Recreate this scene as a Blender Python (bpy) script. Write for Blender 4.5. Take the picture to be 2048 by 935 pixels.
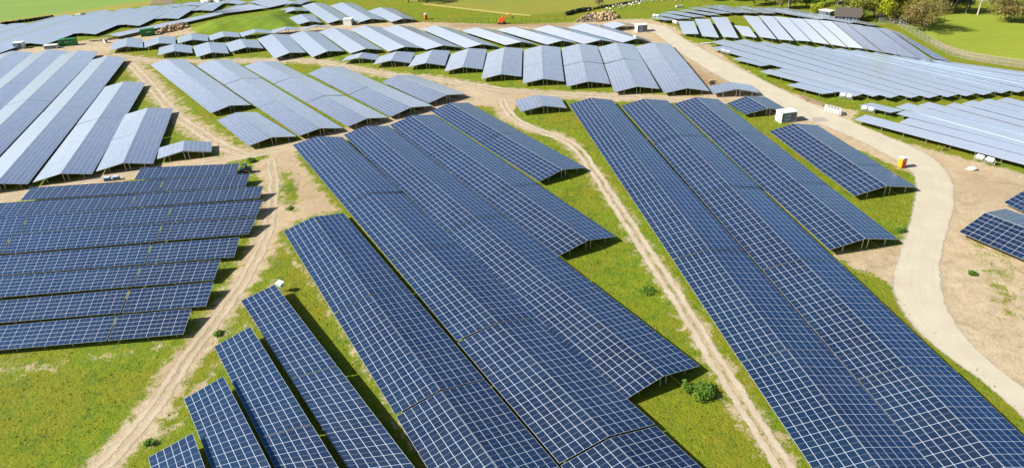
import bpy, bmesh, math, random
import numpy as np
from mathutils import Vector, Matrix
random.seed(7)
rng = np.random.default_rng(7)
R_ = math.radians

# ------------------------------------------------------------------ scene, camera, light
for o in list(bpy.data.objects):
    bpy.data.objects.remove(o)
sc = bpy.context.scene
COL = sc.collection

FPX, PITCH, ROLL, CZ = 1374.63, R_(29.8776), R_(-3.0052), 61.76
FW = np.array([0.0, math.cos(PITCH), -math.sin(PITCH)])
_r0 = np.array([1.0, 0, 0]); _u0 = np.cross(_r0, FW)
RT = _r0 * math.cos(ROLL) + _u0 * math.sin(ROLL)
UP = -_r0 * math.sin(ROLL) + _u0 * math.cos(ROLL)
cam_d = bpy.data.cameras.new('camera'); cam = bpy.data.objects.new('camera', cam_d); COL.objects.link(cam)
m = Matrix.Identity(4)
for i in range(3):
    m[i][0] = RT[i]; m[i][1] = UP[i]; m[i][2] = -FW[i]
m[2][3] = CZ
cam.matrix_world = m
cam_d.sensor_width = 36.0; cam_d.sensor_fit = 'HORIZONTAL'; cam_d.lens = FPX / 2048 * 36
cam_d.clip_start = 1.0; cam_d.clip_end = 6000
sc.camera = cam

SUN_EL, SHADOW_AZ = R_(38), R_(7)          # shadows fall towards +x, a little away from the camera
world = bpy.data.worlds.new('World'); sc.world = world; world.use_nodes = True
wn = world.node_tree.nodes; wl = world.node_tree.links
wn.clear()
sky = wn.new('ShaderNodeTexSky'); sky.sky_type = 'NISHITA'; sky.sun_disc = False
sky.sun_elevation = SUN_EL; sky.altitude = 60; sky.air_density = 1.4; sky.dust_density = 2.0; sky.ozone_density = 1.8
sun_dir = Vector((-math.cos(SHADOW_AZ) * math.cos(SUN_EL), -math.sin(SHADOW_AZ) * math.cos(SUN_EL), math.sin(SUN_EL)))
sky.sun_rotation = math.atan2(sun_dir.x, sun_dir.y) % (2 * math.pi)
bg = wn.new('ShaderNodeBackground'); bg.inputs['Strength'].default_value = 0.054
wo = wn.new('ShaderNodeOutputWorld')
wl.new(sky.outputs[0], bg.inputs[0]); wl.new(bg.outputs[0], wo.inputs[0])
sd = bpy.data.lights.new('sun', 'SUN'); sd.energy = 5.0; sd.angle = R_(0.53); sd.color = (1.0, 0.95, 0.86)
so = bpy.data.objects.new('sun', sd); COL.objects.link(so)
so.rotation_euler = (-sun_dir).to_track_quat('-Z', 'Y').to_euler()
so.location = (-60, 60, 120)
sc.view_settings.view_transform = 'Standard'; sc.view_settings.look = 'None'
sc.view_settings.exposure = 0.78; sc.view_settings.gamma = 1.0
sc.view_settings.use_curve_mapping = False
sc.render.engine = 'CYCLES'
sc.cycles.diffuse_bounces = 2
sc.render.resolution_x = 1024; sc.render.resolution_y = 467

# ------------------------------------------------------------------ helpers
def un(p, z=0.0):
    """point of the place seen at photo position p (2048 px wide) at height z"""
    d = FW + RT * (p[0] - 1024) / FPX - UP * (p[1] - 467.5) / FPX
    t = (z - CZ) / d[2]
    return Vector((d[0] * t, d[1] * t, z))
def uns(ps, z=0.0): return [un(p, z) for p in ps]
def ppm(v):            # photo pixels per metre near a world point (across the view)
    q = np.array(v) - np.array([0, 0, CZ]); return FPX / float(q @ FW)

def props(o, label=None, cat=None, group=None, kind=None):
    if label: o['label'] = label
    if cat: o['category'] = cat
    if group: o['group'] = group
    if kind: o['kind'] = kind
    return o
def empty(name, loc, label, cat, group=None, rz=0.0):
    o = bpy.data.objects.new(name, None); COL.objects.link(o)
    o.location = loc; o.rotation_euler = (0, 0, rz); o.empty_display_size = 0.3
    return props(o, label, cat, group)
def link_mesh(name, me, mats, parent=None, loc=None, smooth=False):
    for mt in (mats if isinstance(mats, (list, tuple)) else [mats]):
        me.materials.append(mt)
    o = bpy.data.objects.new(name, me); COL.objects.link(o)
    if parent is not None: o.parent = parent
    if loc is not None: o.location = loc
    if smooth:
        for p in me.polygons: p.use_smooth = True
    return o

class MB:
    """collects shapes into one mesh"""
    def __init__(s): s.v = []; s.f = []; s.mi = []; s.uv = []
    def face(s, pts, mi=0, uv=None):
        b = len(s.v); s.v += [tuple(p) for p in pts]; s.f.append(tuple(range(b, b + len(pts)))); s.mi.append(mi)
        s.uv.append(uv or [(0.0, 0.0)] * len(pts))
    def box(s, c, size, rz=0.0, mi=0, tilt=None):
        hx, hy, hz = size[0] / 2, size[1] / 2, size[2] / 2
        M = Matrix.Rotation(rz, 3, 'Z')
        if tilt is not None: M = M @ tilt
        P = [Vector(c) + M @ Vector((x * hx, y * hy, z * hz)) for x in (-1, 1) for y in (-1, 1) for z in (-1, 1)]
        for q in ((0, 1, 3, 2), (4, 6, 7, 5), (0, 4, 5, 1), (2, 3, 7, 6), (0, 2, 6, 4), (1, 5, 7, 3)):
            s.face([P[i] for i in q], mi)
        return s
    def bbox(s, c, size, b, rz=0.0, mi=0):
        """box with bevelled vertical and top edges"""
        hx, hy, hz = size[0] / 2, size[1] / 2, size[2] / 2
        M = Matrix.Rotation(rz, 3, 'Z')
        def ring(z, ix, iy):
            x, y = hx - ix, hy - iy
            pts = [(x, -y + b), (x, y - b), (x - b, y), (-x + b, y), (-x, y - b), (-x, -y + b), (-x + b, -y), (x - b, -y)]
            return [Vector(c) + M @ Vector((p[0], p[1], z)) for p in pts]
        r0, r1, r2 = ring(-hz, 0, 0), ring(hz - b, 0, 0), ring(hz, b * .8, b * .8)
        for a, d in ((r0, r1), (r1, r2)):
            for i in range(8):
                j = (i + 1) % 8; s.face([a[i], a[j], d[j], d[i]], mi)
        s.face(r2, mi); s.face(list(reversed(r0)), mi)
        return s
    def tube(s, a, b, r0, r1=None, n=6, mi=0, caps=True):
        a, b = Vector(a), Vector(b); r1 = r0 if r1 is None else r1
        d = (b - a).normalized(); x = d.orthogonal().normalized(); y = d.cross(x)
        A = [a + (x * math.cos(2 * math.pi * i / n) + y * math.sin(2 * math.pi * i / n)) * r0 for i in range(n)]
        B = [b + (x * math.cos(2 * math.pi * i / n) + y * math.sin(2 * math.pi * i / n)) * r1 for i in range(n)]
        for i in range(n):
            j = (i + 1) % n; s.face([A[i], A[j], B[j], B[i]], mi)
        if caps:
            s.face(list(reversed(A)), mi); s.face(B, mi)
        return s
    def rock(s, c, r, mi=0, sq=(1, 1, 1)):
        c = Vector(c); bm = bmesh.new(); bmesh.ops.create_icosphere(bm, subdivisions=1, radius=1.0)
        M = Matrix.Rotation(random.uniform(0, 6.3), 3, Vector((random.random(), random.random(), random.random() + .1)).normalized())
        for v in bm.verts:
            v.co *= random.uniform(.72, 1.12)
        for f in bm.faces:
            s.face([c + (M @ Vector((v.co.x * sq[0], v.co.y * sq[1], v.co.z * sq[2]))) * r for v in f.verts], mi)
        bm.free(); return s
    def mesh(s, name, weld=False):
        me = bpy.data.meshes.new(name); me.from_pydata(s.v, [], s.f)
        me.polygons.foreach_set('material_index', s.mi)
        ul = me.uv_layers.new(name='UVMap')
        flat = [c for f in s.uv for p in f for c in p]
        ul.data.foreach_set('uv', flat)
        if weld:
            bm = bmesh.new(); bm.from_mesh(me); bmesh.ops.remove_doubles(bm, verts=bm.verts, dist=1e-4); bm.to_mesh(me); bm.free()
        me.update(); return me
    def build(s, name, mats, parent=None, loc=None, smooth=False, weld=False):
        return link_mesh(name, s.mesh(name, weld), mats, parent, loc, smooth)

# ------------------------------------------------------------------ materials
class NT:
    def __init__(s, name):
        s.m = bpy.data.materials.new(name); s.m.use_nodes = True; s.t = s.m.node_tree; s.t.nodes.clear()
        s.out = s.t.nodes.new('ShaderNodeOutputMaterial'); s.b = s.t.nodes.new('ShaderNodeBsdfPrincipled')
        s.t.links.new(s.b.outputs[0], s.out.inputs[0])
    def n(s, typ, **kw):
        nd = s.t.nodes.new('ShaderNode' + typ)
        for k, v in kw.items(): setattr(nd, k, v)
        return nd
    def set(s, sock, v):
        if hasattr(v, 'is_output'): s.t.links.new(v, sock)
        elif isinstance(v, (tuple, list)) and len(v) == 3 and sock.type == 'RGBA': sock.default_value = (*v, 1)
        else: sock.default_value = v
    def math(s, op, a, b=None, c=None):
        nd = s.n('Math', operation=op); s.set(nd.inputs[0], a)
        if b is not None: s.set(nd.inputs[1], b)
        if c is not None: s.set(nd.inputs[2], c)
        return nd.outputs[0]
    def mix(s, f, a, b, blend='MIX'):
        nd = s.n('Mix', data_type='RGBA', blend_type=blend); s.set(nd.inputs[0], f); s.set(nd.inputs[6], a); s.set(nd.inputs[7], b)
        return nd.outputs[2]
    def noise(s, scale, detail=4, rough=.55, vec=None, dist=0.0, dim='3D'):
        nd = s.n('TexNoise', noise_dimensions=dim); nd.inputs['Scale'].default_value = scale
        nd.inputs['Detail'].default_value = detail; nd.inputs['Roughness'].default_value = rough; nd.inputs['Distortion'].default_value = dist
        if vec is not None: s.t.links.new(vec, nd.inputs['Vector'])
        return nd.outputs[0]
    def ramp(s, f, stops, interp='LINEAR'):
        nd = s.n('ValToRGB'); cr = nd.color_ramp; cr.interpolation = interp
        while len(cr.elements) < len(stops): cr.elements.new(.5)
        for e, (p, c) in zip(cr.elements, stops):
            e.position = p; e.color = (c, c, c, 1) if isinstance(c, (int, float)) else (*c, 1)
        s.set(nd.inputs[0], f); return nd.outputs[0]
    def pos(s): return s.n('NewGeometry').outputs['Position']
    def obj(s): return s.n('TexCoord').outputs['Object']
    def bump(s, h, strength=.3, dist=.05):
        nd = s.n('Bump'); s.set(nd.inputs['Strength'], strength); nd.inputs['Distance'].default_value = dist
        s.set(nd.inputs['Height'], h); s.t.links.new(nd.outputs[0], s.b.inputs['Normal'])
    def base(s, c, rough=.6, metal=0.0, spec=None):
        s.set(s.b.inputs['Base Color'], c); s.set(s.b.inputs['Roughness'], rough); s.set(s.b.inputs['Metallic'], metal)
        if spec is not None: s.b.inputs['Specular IOR Level'].default_value = spec
        return s

def paint(name, col, rough=.5, metal=0.0, var=.25, scale=2.0, grime=.25):
    k = NT(name); g = k.noise(scale, 5, .6, k.obj()); g2 = k.noise(scale * 9, 3, .6, k.obj())
    c = k.mix(k.math('MULTIPLY', g, var), col, tuple(x * .55 for x in col))
    c = k.mix(k.math('MULTIPLY', k.ramp(g2, [(.55, 0), (.75, 1)]), grime), c, (.19, .16, .12))
    k.base(c, rough, metal); k.set(k.b.inputs['Roughness'], k.math('MULTIPLY_ADD', g, .25, rough - .1))
    return k.m

def module_mat(name, cell, cell2, streak, lv=.025, lu=.0145, rp=3.0, glare=4.6, de=8.0):
    """photovoltaic modules: u counts modules along the table, v across it"""
    k = NT(name); uv = k.n('UVMap', uv_map='UVMap').outputs[0]
    sx = k.n('SeparateXYZ'); k.t.links.new(uv, sx.inputs[0]); u, v = sx.outputs[0], sx.outputs[1]
    def edge(x, w):
        fr = k.math('FRACT', x); d = k.math('MINIMUM', fr, k.math('SUBTRACT', 1.0, fr))
        return k.math('LESS_THAN', d, w)
    lineV = edge(v, lv); lineU = edge(u, lu)
    mid = k.math('MULTIPLY', edge(k.math('ADD', u, .5), .013), k.math('LESS_THAN', k.math('FRACT', k.math('MULTIPLY', v, 6.0)), .62))
    lines = k.math('MAXIMUM', k.math('MAXIMUM', lineV, k.math('MULTIPLY', lineU, .80)), k.math('MULTIPLY', mid, .42))
    # one hue per module and one per cell
    fl = k.n('Combine' + 'XYZ'); k.set(fl.inputs[0], k.math('FLOOR', u)); k.set(fl.inputs[1], k.math('FLOOR', v))
    inf = k.n('ObjectInfo'); k.t.links.new(inf.outputs['Random'], fl.inputs[2])
    wm = k.n('TexWhiteNoise', noise_dimensions='3D'); k.t.links.new(fl.outputs[0], wm.inputs[0])
    ce = k.n('Combine' + 'XYZ'); k.set(ce.inputs[0], k.math('FLOOR', k.math('MULTIPLY', u, 10))); k.set(ce.inputs[1], k.math('FLOOR', k.math('MULTIPLY', v, 6)))
    k.t.links.new(inf.outputs['Random'], ce.inputs[2])
    wc = k.n('TexWhiteNoise', noise_dimensions='3D'); k.t.links.new(ce.outputs[0], wc.inputs[0])
    big = k.noise(.09, 3, .55, k.pos())
    c = k.mix(k.math('MULTIPLY', wm.outputs[0], .9), cell, cell2)
    c = k.mix(k.math('MULTIPLY', inf.outputs['Random'], .55), c, (.003, .022, .055))
    c = k.mix(k.math('MULTIPLY', wc.outputs[0], streak), c, (.060, .085, .15))
    c = k.mix(k.math('MULTIPLY', k.ramp(big, [(.4, 0), (.65, 1)]), .4), c, (.009, .034, .075))
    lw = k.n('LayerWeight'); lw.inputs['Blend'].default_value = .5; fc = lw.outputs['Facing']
    # uneven pale film, plus sky glare painted in as white towards flat angles
    film = k.math('ADD', k.ramp(k.noise(.35, 5, .6, k.pos()), [(.3, .003), (.8, .017)]), k.math('MINIMUM', k.math('MULTIPLY', k.math('POWER', fc, de), k.math('MULTIPLY', k.math('MULTIPLY_ADD', wm.outputs[0], .14, .93), glare)), .94))
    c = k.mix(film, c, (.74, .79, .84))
    c = k.mix(lines, c, k.mix(k.math('POWER', fc, 2.0), (.50, .56, .66), (1.0, 1.0, 1.0)))      # white back sheet and frames, with glare painted in at flat angles
    k.base(c, .55, 0, .1)
    gl = k.n('BsdfGlossy'); k.set(gl.inputs['Color'], k.mix(k.ramp(fc, [(.58, 0), (.98, 1)]), (.05, .40, 1.0), (.90, .96, 1)))
    k.set(gl.inputs['Roughness'], k.math('MULTIPLY_ADD', wc.outputs[0], .08, .19))
    fr = k.math('MULTIPLY_ADD', k.math('POWER', fc, rp), 1.0, .02)
    mx = k.n('MixShader'); k.set(mx.inputs[0], fr)
    k.t.links.new(k.b.outputs[0], mx.inputs[1]); k.t.links.new(gl.outputs[0], mx.inputs[2]); k.t.links.new(mx.outputs[0], k.out.inputs[0])
    return k.m

M = {}
M['module'] = module_mat('solar_module_glass', (.0015, .0105, .042), (.0050, .0085, .024), .07, rp=2.2, glare=1.1, de=8.5)
M['module_glare'] = module_mat('strong_glare_solar_module', (.010, .024, .070), (.016, .022, .060), .10, rp=1.6, glare=4.4, de=3.5)  # same modules, paler: strong sky glare painted in for the far blocks
M['module_mid'] = module_mat('mild_glare_solar_module', (.006, .018, .060), (.012, .016, .050), .10, rp=1.9, glare=3.6, de=5.2)  # same modules with a milder painted glare for the middle blocks
M['alu'] = paint('aluminium_frame', (.62, .66, .70), .35, .7, .2, 3, .1)
M['galv'] = paint('galvanised_steel', (.60, .61, .60), .45, .55, .3, 4, .15)
M['white'] = paint('white_paint', (.78, .79, .78), .4, 0, .12, 1.5, .12)
M['light_grey'] = paint('light_grey_paint', (.55, .57, .60), .45, 0, .15, 1.5, .15)
M['door_grey'] = paint('grey_door_paint', (.13, .155, .20), .45, 0, .15, 1.5, .15)
M['louvre'] = paint('blue_grey_louvre', (.34, .48, .62), .4, .2, .15, 2, .1)
M['green'] = paint('green_container_paint', (.010, .19, .055), .42, 0, .25, 1.2, .12)
M['orange'] = paint('orange_plastic', (.78, .10, .015), .4, 0, .1, 1.5, .08)
M['red'] = paint('red_plastic', (.66, .05, .02), .4, 0, .1, 1.5, .08)
M['yellow'] = paint('yellow_orange_plastic', (.85, .36, .015), .4, 0, .1, 1.5, .08)
M['black'] = paint('black_rubber', (.02, .02, .022), .7, 0, .2, 3, .2)
M['teal'] = paint('dark_teal_paint', (.02, .075, .085), .35, 0, .3, 3, .2)
M['blue'] = paint('blue_plastic', (.05, .16, .38), .45, 0, .2, 3, .15)
M['cabinet'] = paint('pale_blue_cabinet', (.55, .68, .80), .35, .1, .1, 2, .08)
M['wood'] = paint('pale_timber', (.50, .38, .21), .75, 0, .4, 4, .2)
M['board'] = paint('weathered_board', (.30, .21, .135), .85, 0, .5, 2, .3)
M['plate'] = paint('grey_mat', (.36, .32, .27), .8, 0, .4, 2, .3)
M['film'] = paint('grey_wrap_film', (.60, .60, .58), .35, 0, .3, 3, .15)
M['roof'] = paint('brown_roof_tile', (.085, .07, .062), .8, 0, .5, 3, .3)
M['brick'] = paint('dark_brick', (.06, .045, .04), .85, 0, .5, 5, .3)
M['skin'] = paint('skin', (.50, .32, .24), .55, 0, .1, 9, 0)
M['hivis'] = paint('hi_vis_cloth', (.62, .85, .05), .7, 0, .15, 9, .1)
M['trouser'] = paint('dark_blue_trousers', (.03, .04, .08), .8, 0, .2, 9, .1)
M['wool'] = paint('sheep_wool', (.72, .68, .58), .95, 0, .3, 6, .2)
M['stone'] = paint('grey_rubble', (.30, .24, .165), .9, 0, .5, 1.2, .3)
M['sandstone'] = paint('tan_rubble', (.50, .36, .19), .9, 0, .4, 1.2, .25)
M['birch'] = paint('birch_bark', (.60, .56, .50), .8, 0, .5, 3, .4)
M['bark'] = paint('brown_bark', (.16, .115, .075), .9, 0, .5, 3, .3)

def leaf_mat(name, c1, c2, c3, trans=.4):
    k = NT(name); big = k.noise(.55, 3, .6, k.obj()); wn_ = k.noise(5, 2, .5, k.obj())
    c = k.mix(k.ramp(big, [(.35, 0), (.65, 1)]), c1, c2); c = k.mix(k.ramp(wn_, [(.45, 0), (.7, 1)]), c, c3)
    k.base(c, .6)
    tr = k.n('BsdfTranslucent'); k.set(tr.inputs[0], c)
    mx = k.n('MixShader'); mx.inputs[0].default_value = trans
    k.t.links.new(k.b.outputs[0], mx.inputs[1]); k.t.links.new(tr.outputs[0], mx.inputs[2]); k.t.links.new(mx.outputs[0], k.out.inputs[0])
    return k.m
M['leaf_yellow'] = leaf_mat('spring_yellow_leaves', (.42, .46, .015), (.28, .36, .02), (.55, .52, .03))
M['leaf_olive'] = leaf_mat('olive_leaves', (.32, .34, .035), (.22, .26, .03), (.40, .38, .05))
M['leaf_brown'] = leaf_mat('budding_brown_twigs', (.33, .25, .085), (.23, .18, .065), (.38, .33, .09))
M['leaf_dark'] = leaf_mat('dark_evergreen_needles', (.028, .045, .022), (.02, .034, .02), (.04, .06, .028), .1)
M['leaf_pale'] = leaf_mat('pale_blossom_twigs', (.30, .25, .20), (.22, .18, .14), (.38, .32, .27))
M['leaf_green'] = leaf_mat('fresh_green_leaves', (.13, .25, .02), (.09, .19, .015), (.21, .33, .03))
# ------------------------------------------------------------------ ground masks (numpy)
def pts2(ps): return np.array([tuple(un(p))[:2] for p in ps])
def in_poly(P, poly):
    x, y = P[:, 0], P[:, 1]; c = np.zeros(len(P), bool); n = len(poly)
    for i in range(n):
        x0, y0 = poly[i]; x1, y1 = poly[(i + 1) % n]
        cr = ((y0 > y) != (y1 > y)) & (x < (x1 - x0) * (y - y0) / (y1 - y0 + 1e-12) + x0); c ^= cr
    return c
def seg_dist(P, line, closed=False):
    d = np.full(len(P), 1e9); n = len(line)
    for i in range(n if closed else n - 1):
        a, b = line[i], line[(i + 1) % n]; ab = b - a
        t = np.clip(((P - a) @ ab) / max(ab @ ab, 1e-9), 0, 1)
        d = np.minimum(d, np.hypot(*(P - (a + t[:, None] * ab)).T))
    return d
def sstep(x): x = np.clip(x, 0, 1); return x * x * (3 - 2 * x)
def poly_mask(P, ps, soft):
    q = pts2(ps); s = np.where(in_poly(P, q), 1, -1) * seg_dist(P, q, True); return sstep(s / soft * .5 + .5)
def line_mask(P, ps, w, soft):
    return sstep((w / 2 - seg_dist(P, pts2(ps))) / soft * .5 + .5)

DIRT_P = [  # (outline in the photo, softness in metres, strength)
 ([(505,470),(538,445),(545,385),(505,350),(490,325),(555,300),(587,290),(604,325),(640,375),(684,424),(627,431),(567,460),(550,520),(515,520)], 4, .9),
 ([(890,170),(960,172),(1130,182),(1420,192),(1530,204),(1450,208),(1340,206),(1180,201),(1045,196),(1012,240),(985,215),(920,207),(860,222),(840,222)], 3, .95),
 ([(520,64),(620,52),(700,46),(850,44),(1010,49),(1130,46),(1220,38),(1300,38),(1345,52),(1395,82),(1310,95),(1270,78),(1150,58),(900,62),(700,64),(560,70)], 4, .95),
 ([(1300,75),(1420,88),(1460,122),(1540,167),(1640,204),(1720,222),(1700,246),(1800,276),(1950,314),(2120,345),(2120,840),(1900,690),(1800,575),(1700,530),(1655,508),(1800,488),(1838,430),(1830,350),(1700,292),(1590,250),(1500,215),(1400,190),(1330,100)], 3, 1.0),
 ([(-10,118),(-10,102),(90,92),(200,77),(330,62),(385,54),(395,66),(330,76),(290,86),(225,102),(215,120),(120,110),(40,110)], 4, .95),
 ([(-60,716),(120,706),(345,672),(385,690),(340,712),(150,735),(60,765),(-60,775)], 6, .50),
 ([(285,870),(345,845),(385,800),(395,830),(350,868),(300,900)], 3, .62),
]
DIRT_L = [  # (polyline, width m, softness m, strength)
 ([(190,945),(290,845),(350,745),(405,680),(455,610),(505,530),(540,450),(548,390),(538,325)], 6.0, 3.5, .80),
 ([(-60,402),(120,377),(230,352),(330,336),(440,322),(560,300),(650,276),(760,250),(870,220),(960,197),(1020,205)], 7.5, 4, .95),
 ([(255,118),(290,150),(320,190),(355,232),(400,264),(455,297),(510,312)], 9, 6, .72),
 ([(225,112),(300,122),(420,124),(560,120),(640,123),(700,136),(780,150),(870,158),(960,174)], 8, 6, .80),
 ([(985,200),(1015,235),(1060,258),(1110,268),(1150,292)], 5, 3, .75),
 ([(345,835),(400,775),(448,712),(512,632),(545,560)], 2.2, 2.5, .62),
 ([(560,480),(648,600),(718,722),(798,852),(860,945)], 1.6, 2.0, .66),
 ([(1125,278),(1190,345),(1260,450),(1330,560),(1400,670),(1500,830),(1580,940)], 5.2, 3.2, .60),
 ([(470,300),(400,268),(350,236)], 4, 4, .7),
]
GRASS_P = [
 ([(560,335),(585,350),(600,390),(590,425),(565,400)], 3, .8),
 ([(1925,468),(1995,485),(2060,545),(2060,720),(2005,650),(1955,565)], 9, .62),
 ([(1990,380),(2060,395),(2060,440),(1990,420)], 7, .4),
]
GRASS_L = [([(1532,158),(1600,178),(1650,198)], 5, 3, .7), ([(1730,258),(1800,276),(1950,316),(2060,344)], 4.5, 3, .75),
           ([(1690,212),(1760,216),(1800,236)], 4, 3, .5), ([(1380,74),(1440,84),(1520,84)], 8, 4, .8), ([(470,330),(500,320),(515,316)], 4, 3, .8)]
BROWN_P = [([(1318,98),(1425,152),(1465,170),(1400,186),(1370,160)], 5, 1.0), ([(900,48),(1140,46),(1150,53),(900,55)], 4, 1.0),
           ([(560,308),(680,425),(630,432),(580,360)], 5, .5), ([(990,176),(1180,188),(1180,198),(1000,190)], 5, .45), ([(1930,350),(2100,380),(2100,420),(1940,390)], 9, .5),
           ([(320,780),(362,690),(405,660),(380,720)], 3, .8), ([(200,105),(420,120),(420,128),(230,118)], 5, .6), ([(1660,510),(1700,520),(1800,492),(1700,498)], 4, .4)]
def masks(P):
    d = np.zeros(len(P))
    for ps, s, k in DIRT_P: d = np.maximum(d, k * poly_mask(P, ps, s))
    for ps, w, s, k in DIRT_L: d = np.maximum(d, k * line_mask(P, ps, w, s))
    for ps, s, k in GRASS_P: d = d * (1 - k * poly_mask(P, ps, s))
    for ps, w, s, k in GRASS_L: d = d * (1 - k * line_mask(P, ps, w, s))
    b = np.zeros(len(P))
    for ps, s, k in BROWN_P: b = np.maximum(b, k * poly_mask(P, ps, s))
    return d, b

def ground_mat():
    k = NT('ground_grass_and_soil'); p = k.pos()
    def attr(n): a = k.n('Attribute', attribute_name=n); return a.outputs['Fac']
    fine = k.noise(2.6, 5, .65, p); mid = k.noise(.55, 5, .6, p); big = k.noise(.07, 4, .55, p); huge = k.noise(.022, 3, .5, p)
    # grass
    g = k.mix(k.ramp(mid, [(.36, 0), (.64, 1)]), (.120, .195, .005), (.205, .245, .007))
    g = k.mix(k.math('MULTIPLY', k.ramp(big, [(.42, 0), (.62, 1)]), .75), g, (.225, .205, .010))
    g = k.mix(k.math('MULTIPLY', k.ramp(k.noise(.9, 4, .7, p, .6), [(.56, 0), (.68, 1)]), .60), g, (.050, .110, .007))
    g = k.mix(k.math('MULTIPLY', k.ramp(fine, [(.50, 0), (.70, 1)]), .42), g, (.055, .100, .005))
    g = k.mix(k.math('MULTIPLY', k.ramp(k.noise(.22, 5, .65, p, .8), [(.54, 0), (.66, 1)]), .55), g, (.055, .125, .006))
    g = k.mix(k.math('MULTIPLY', k.ramp(k.noise(.16, 6, .7, p, 1.0), [(.62, 0), (.74, 1)]), .4), g, (.27, .22, .06))
    g = k.mix(k.math('MULTIPLY', k.ramp(k.noise(1.4, 5, .7, p), [(.57, 0), (.68, 1)]), .55), g, (.33, .32, .09))
    # soil
    s = k.mix(k.ramp(mid, [(.3, 0), (.7, 1)]), (.36, .285, .18), (.47, .385, .26))
    s = k.mix(k.math('MULTIPLY', k.ramp(fine, [(.50, 0), (.68, 1)]), .5), s, (.22, .16, .095))
    s = k.mix(k.math('MULTIPLY', k.ramp(k.noise(.18, 6, .7, p, .9), [(.50, 0), (.64, 1)]), .6), s, (.25, .185, .11))
    s = k.mix(k.math('MULTIPLY', k.ramp(k.noise(.35, 6, .7, p, 1.2), [(.55, 0), (.68, 1)]), .55), s, (.56, .48, .345))
    s = k.mix(k.math('MULTIPLY', k.ramp(k.noise(5.5, 2, .5, p), [(.62, 0), (.70, 1)]), .5), s, (.64, .60, .52))
    s = k.mix(k.math('MULTIPLY', k.ramp(huge, [(.4, 0), (.6, 1)]), .3), s, (.44, .30, .165))
    s = k.mix(k.math('MULTIPLY', attr('brown'), k.ramp(mid, [(.2, .4), (.6, 1)])), s, (.26, .170, .095))
    jit = k.math('ADD', k.math('MULTIPLY', k.math('SUBTRACT', k.noise(.45, 6, .68, p, .5), .5), 1.25), k.math('MULTIPLY', k.math('SUBTRACT', fine, .5), .75))
    f = k.ramp(k.math('ADD', attr('dirt'), jit), [(.40, 0), (.60, 1)])
    c = k.mix(f, g, s)
    k.base(c, .92, 0, .25)
    h = k.math('ADD', k.math('MULTIPLY', k.noise(3.5, 6, .7, p), 1.0), k.math('MULTIPLY', k.noise(1.0, 4, .65, p), 1.2))
    k.bump(h, k.math('MULTIPLY_ADD', f, -.60, .95), .35)
    return k.m
M['ground'] = ground_mat()

GX0, GX1, GY0, GY1, GS = -300.0, 230.0, 34.0, 420.0, .8
nx, ny = int((GX1 - GX0) / GS) + 1, int((GY1 - GY0) / GS) + 1
gx, gy = np.meshgrid(GX0 + np.arange(nx) * GS, GY0 + np.arange(ny) * GS)
GP = np.stack([gx.ravel(), gy.ravel()], 1)
dm, br = masks(GP)
def build_ground():
    n = nx * ny
    ex, ey = GP[-1]
    outer = [(-4000, -4000), (GX0, -4000), (ex, -4000), (4000, -4000), (4000, GY0), (4000, ey), (4000, 4000), (ex, 4000), (GX0, 4000), (-4000, 4000), (-4000, ey), (-4000, GY0)]
    V = np.zeros((n + 12, 3)); V[:n, :2] = GP; V[n:, :2] = outer
    idx = np.arange(n).reshape(ny, nx)
    Q = np.stack([idx[:-1, :-1], idx[:-1, 1:], idx[1:, 1:], idx[1:, :-1]], -1).reshape(-1, 4)
    c00, c10, c11, c01 = idx[0, 0], idx[0, -1], idx[-1, -1], idx[-1, 0]
    o = lambda i: n + i
    OQ = [(o(0), o(1), c00, o(11)), (o(1), o(2), c10, c00), (o(2), o(3), o(4), c10), (c10, o(4), o(5), c11), (c11, o(5), o(6), o(7)), (c01, c11, o(7), o(8)), (o(10), c01, o(8), o(9)), (o(11), c00, c01, o(10))]
    me = bpy.data.meshes.new('ground'); me.from_pydata(V.tolist(), [], Q.tolist() + OQ)
    for nm, a in (('dirt', dm), ('brown', br)):
        at = me.attributes.new(nm, 'FLOAT', 'POINT'); at.data.foreach_set('value', np.concatenate([a, np.zeros(12)]).astype(np.float32))
    me.update(); return props(link_mesh('ground', me, M['ground']), kind='structure')
build_ground()

# ------------------------------------------------------------------ road and tracks
def ribbon(name, left, right, mat, z, sub=3):
    """sheet between two edges given in the photo; u along in metres, v across 0..1"""
    def dense(ps, n):
        q = np.array([tuple(un(p, z)) for p in ps]); L = np.r_[0, np.cumsum(np.hypot(*np.diff(q[:, :2], axis=0).T))]; t = np.linspace(0, L[-1], n)
        out = np.stack([np.interp(t, L, q[:, i]) for i in range(3)], 1)
        for _ in range(6): out[1:-1] = (out[:-2] + 2 * out[1:-1] + out[2:]) / 4
        return out
    n = 160; a, b = dense(left, n), dense(right, n); mb = MB(); u = np.r_[0, np.cumsum(np.hypot(*np.diff((a + b)[:, :2] / 2, axis=0).T))]
    for i in range(n - 1):
        for j in range(sub):
            f0, f1 = j / sub, (j + 1) / sub
            mb.face([a[i] * (1 - f0) + b[i] * f0, a[i + 1] * (1 - f0) + b[i + 1] * f0, a[i + 1] * (1 - f1) + b[i + 1] * f1, a[i] * (1 - f1) + b[i] * f1], 0,
                    [(u[i], f0), (u[i + 1], f0), (u[i + 1], f1), (u[i], f1)])
    return props(mb.build(name, mat, weld=True), kind='structure')
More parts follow.
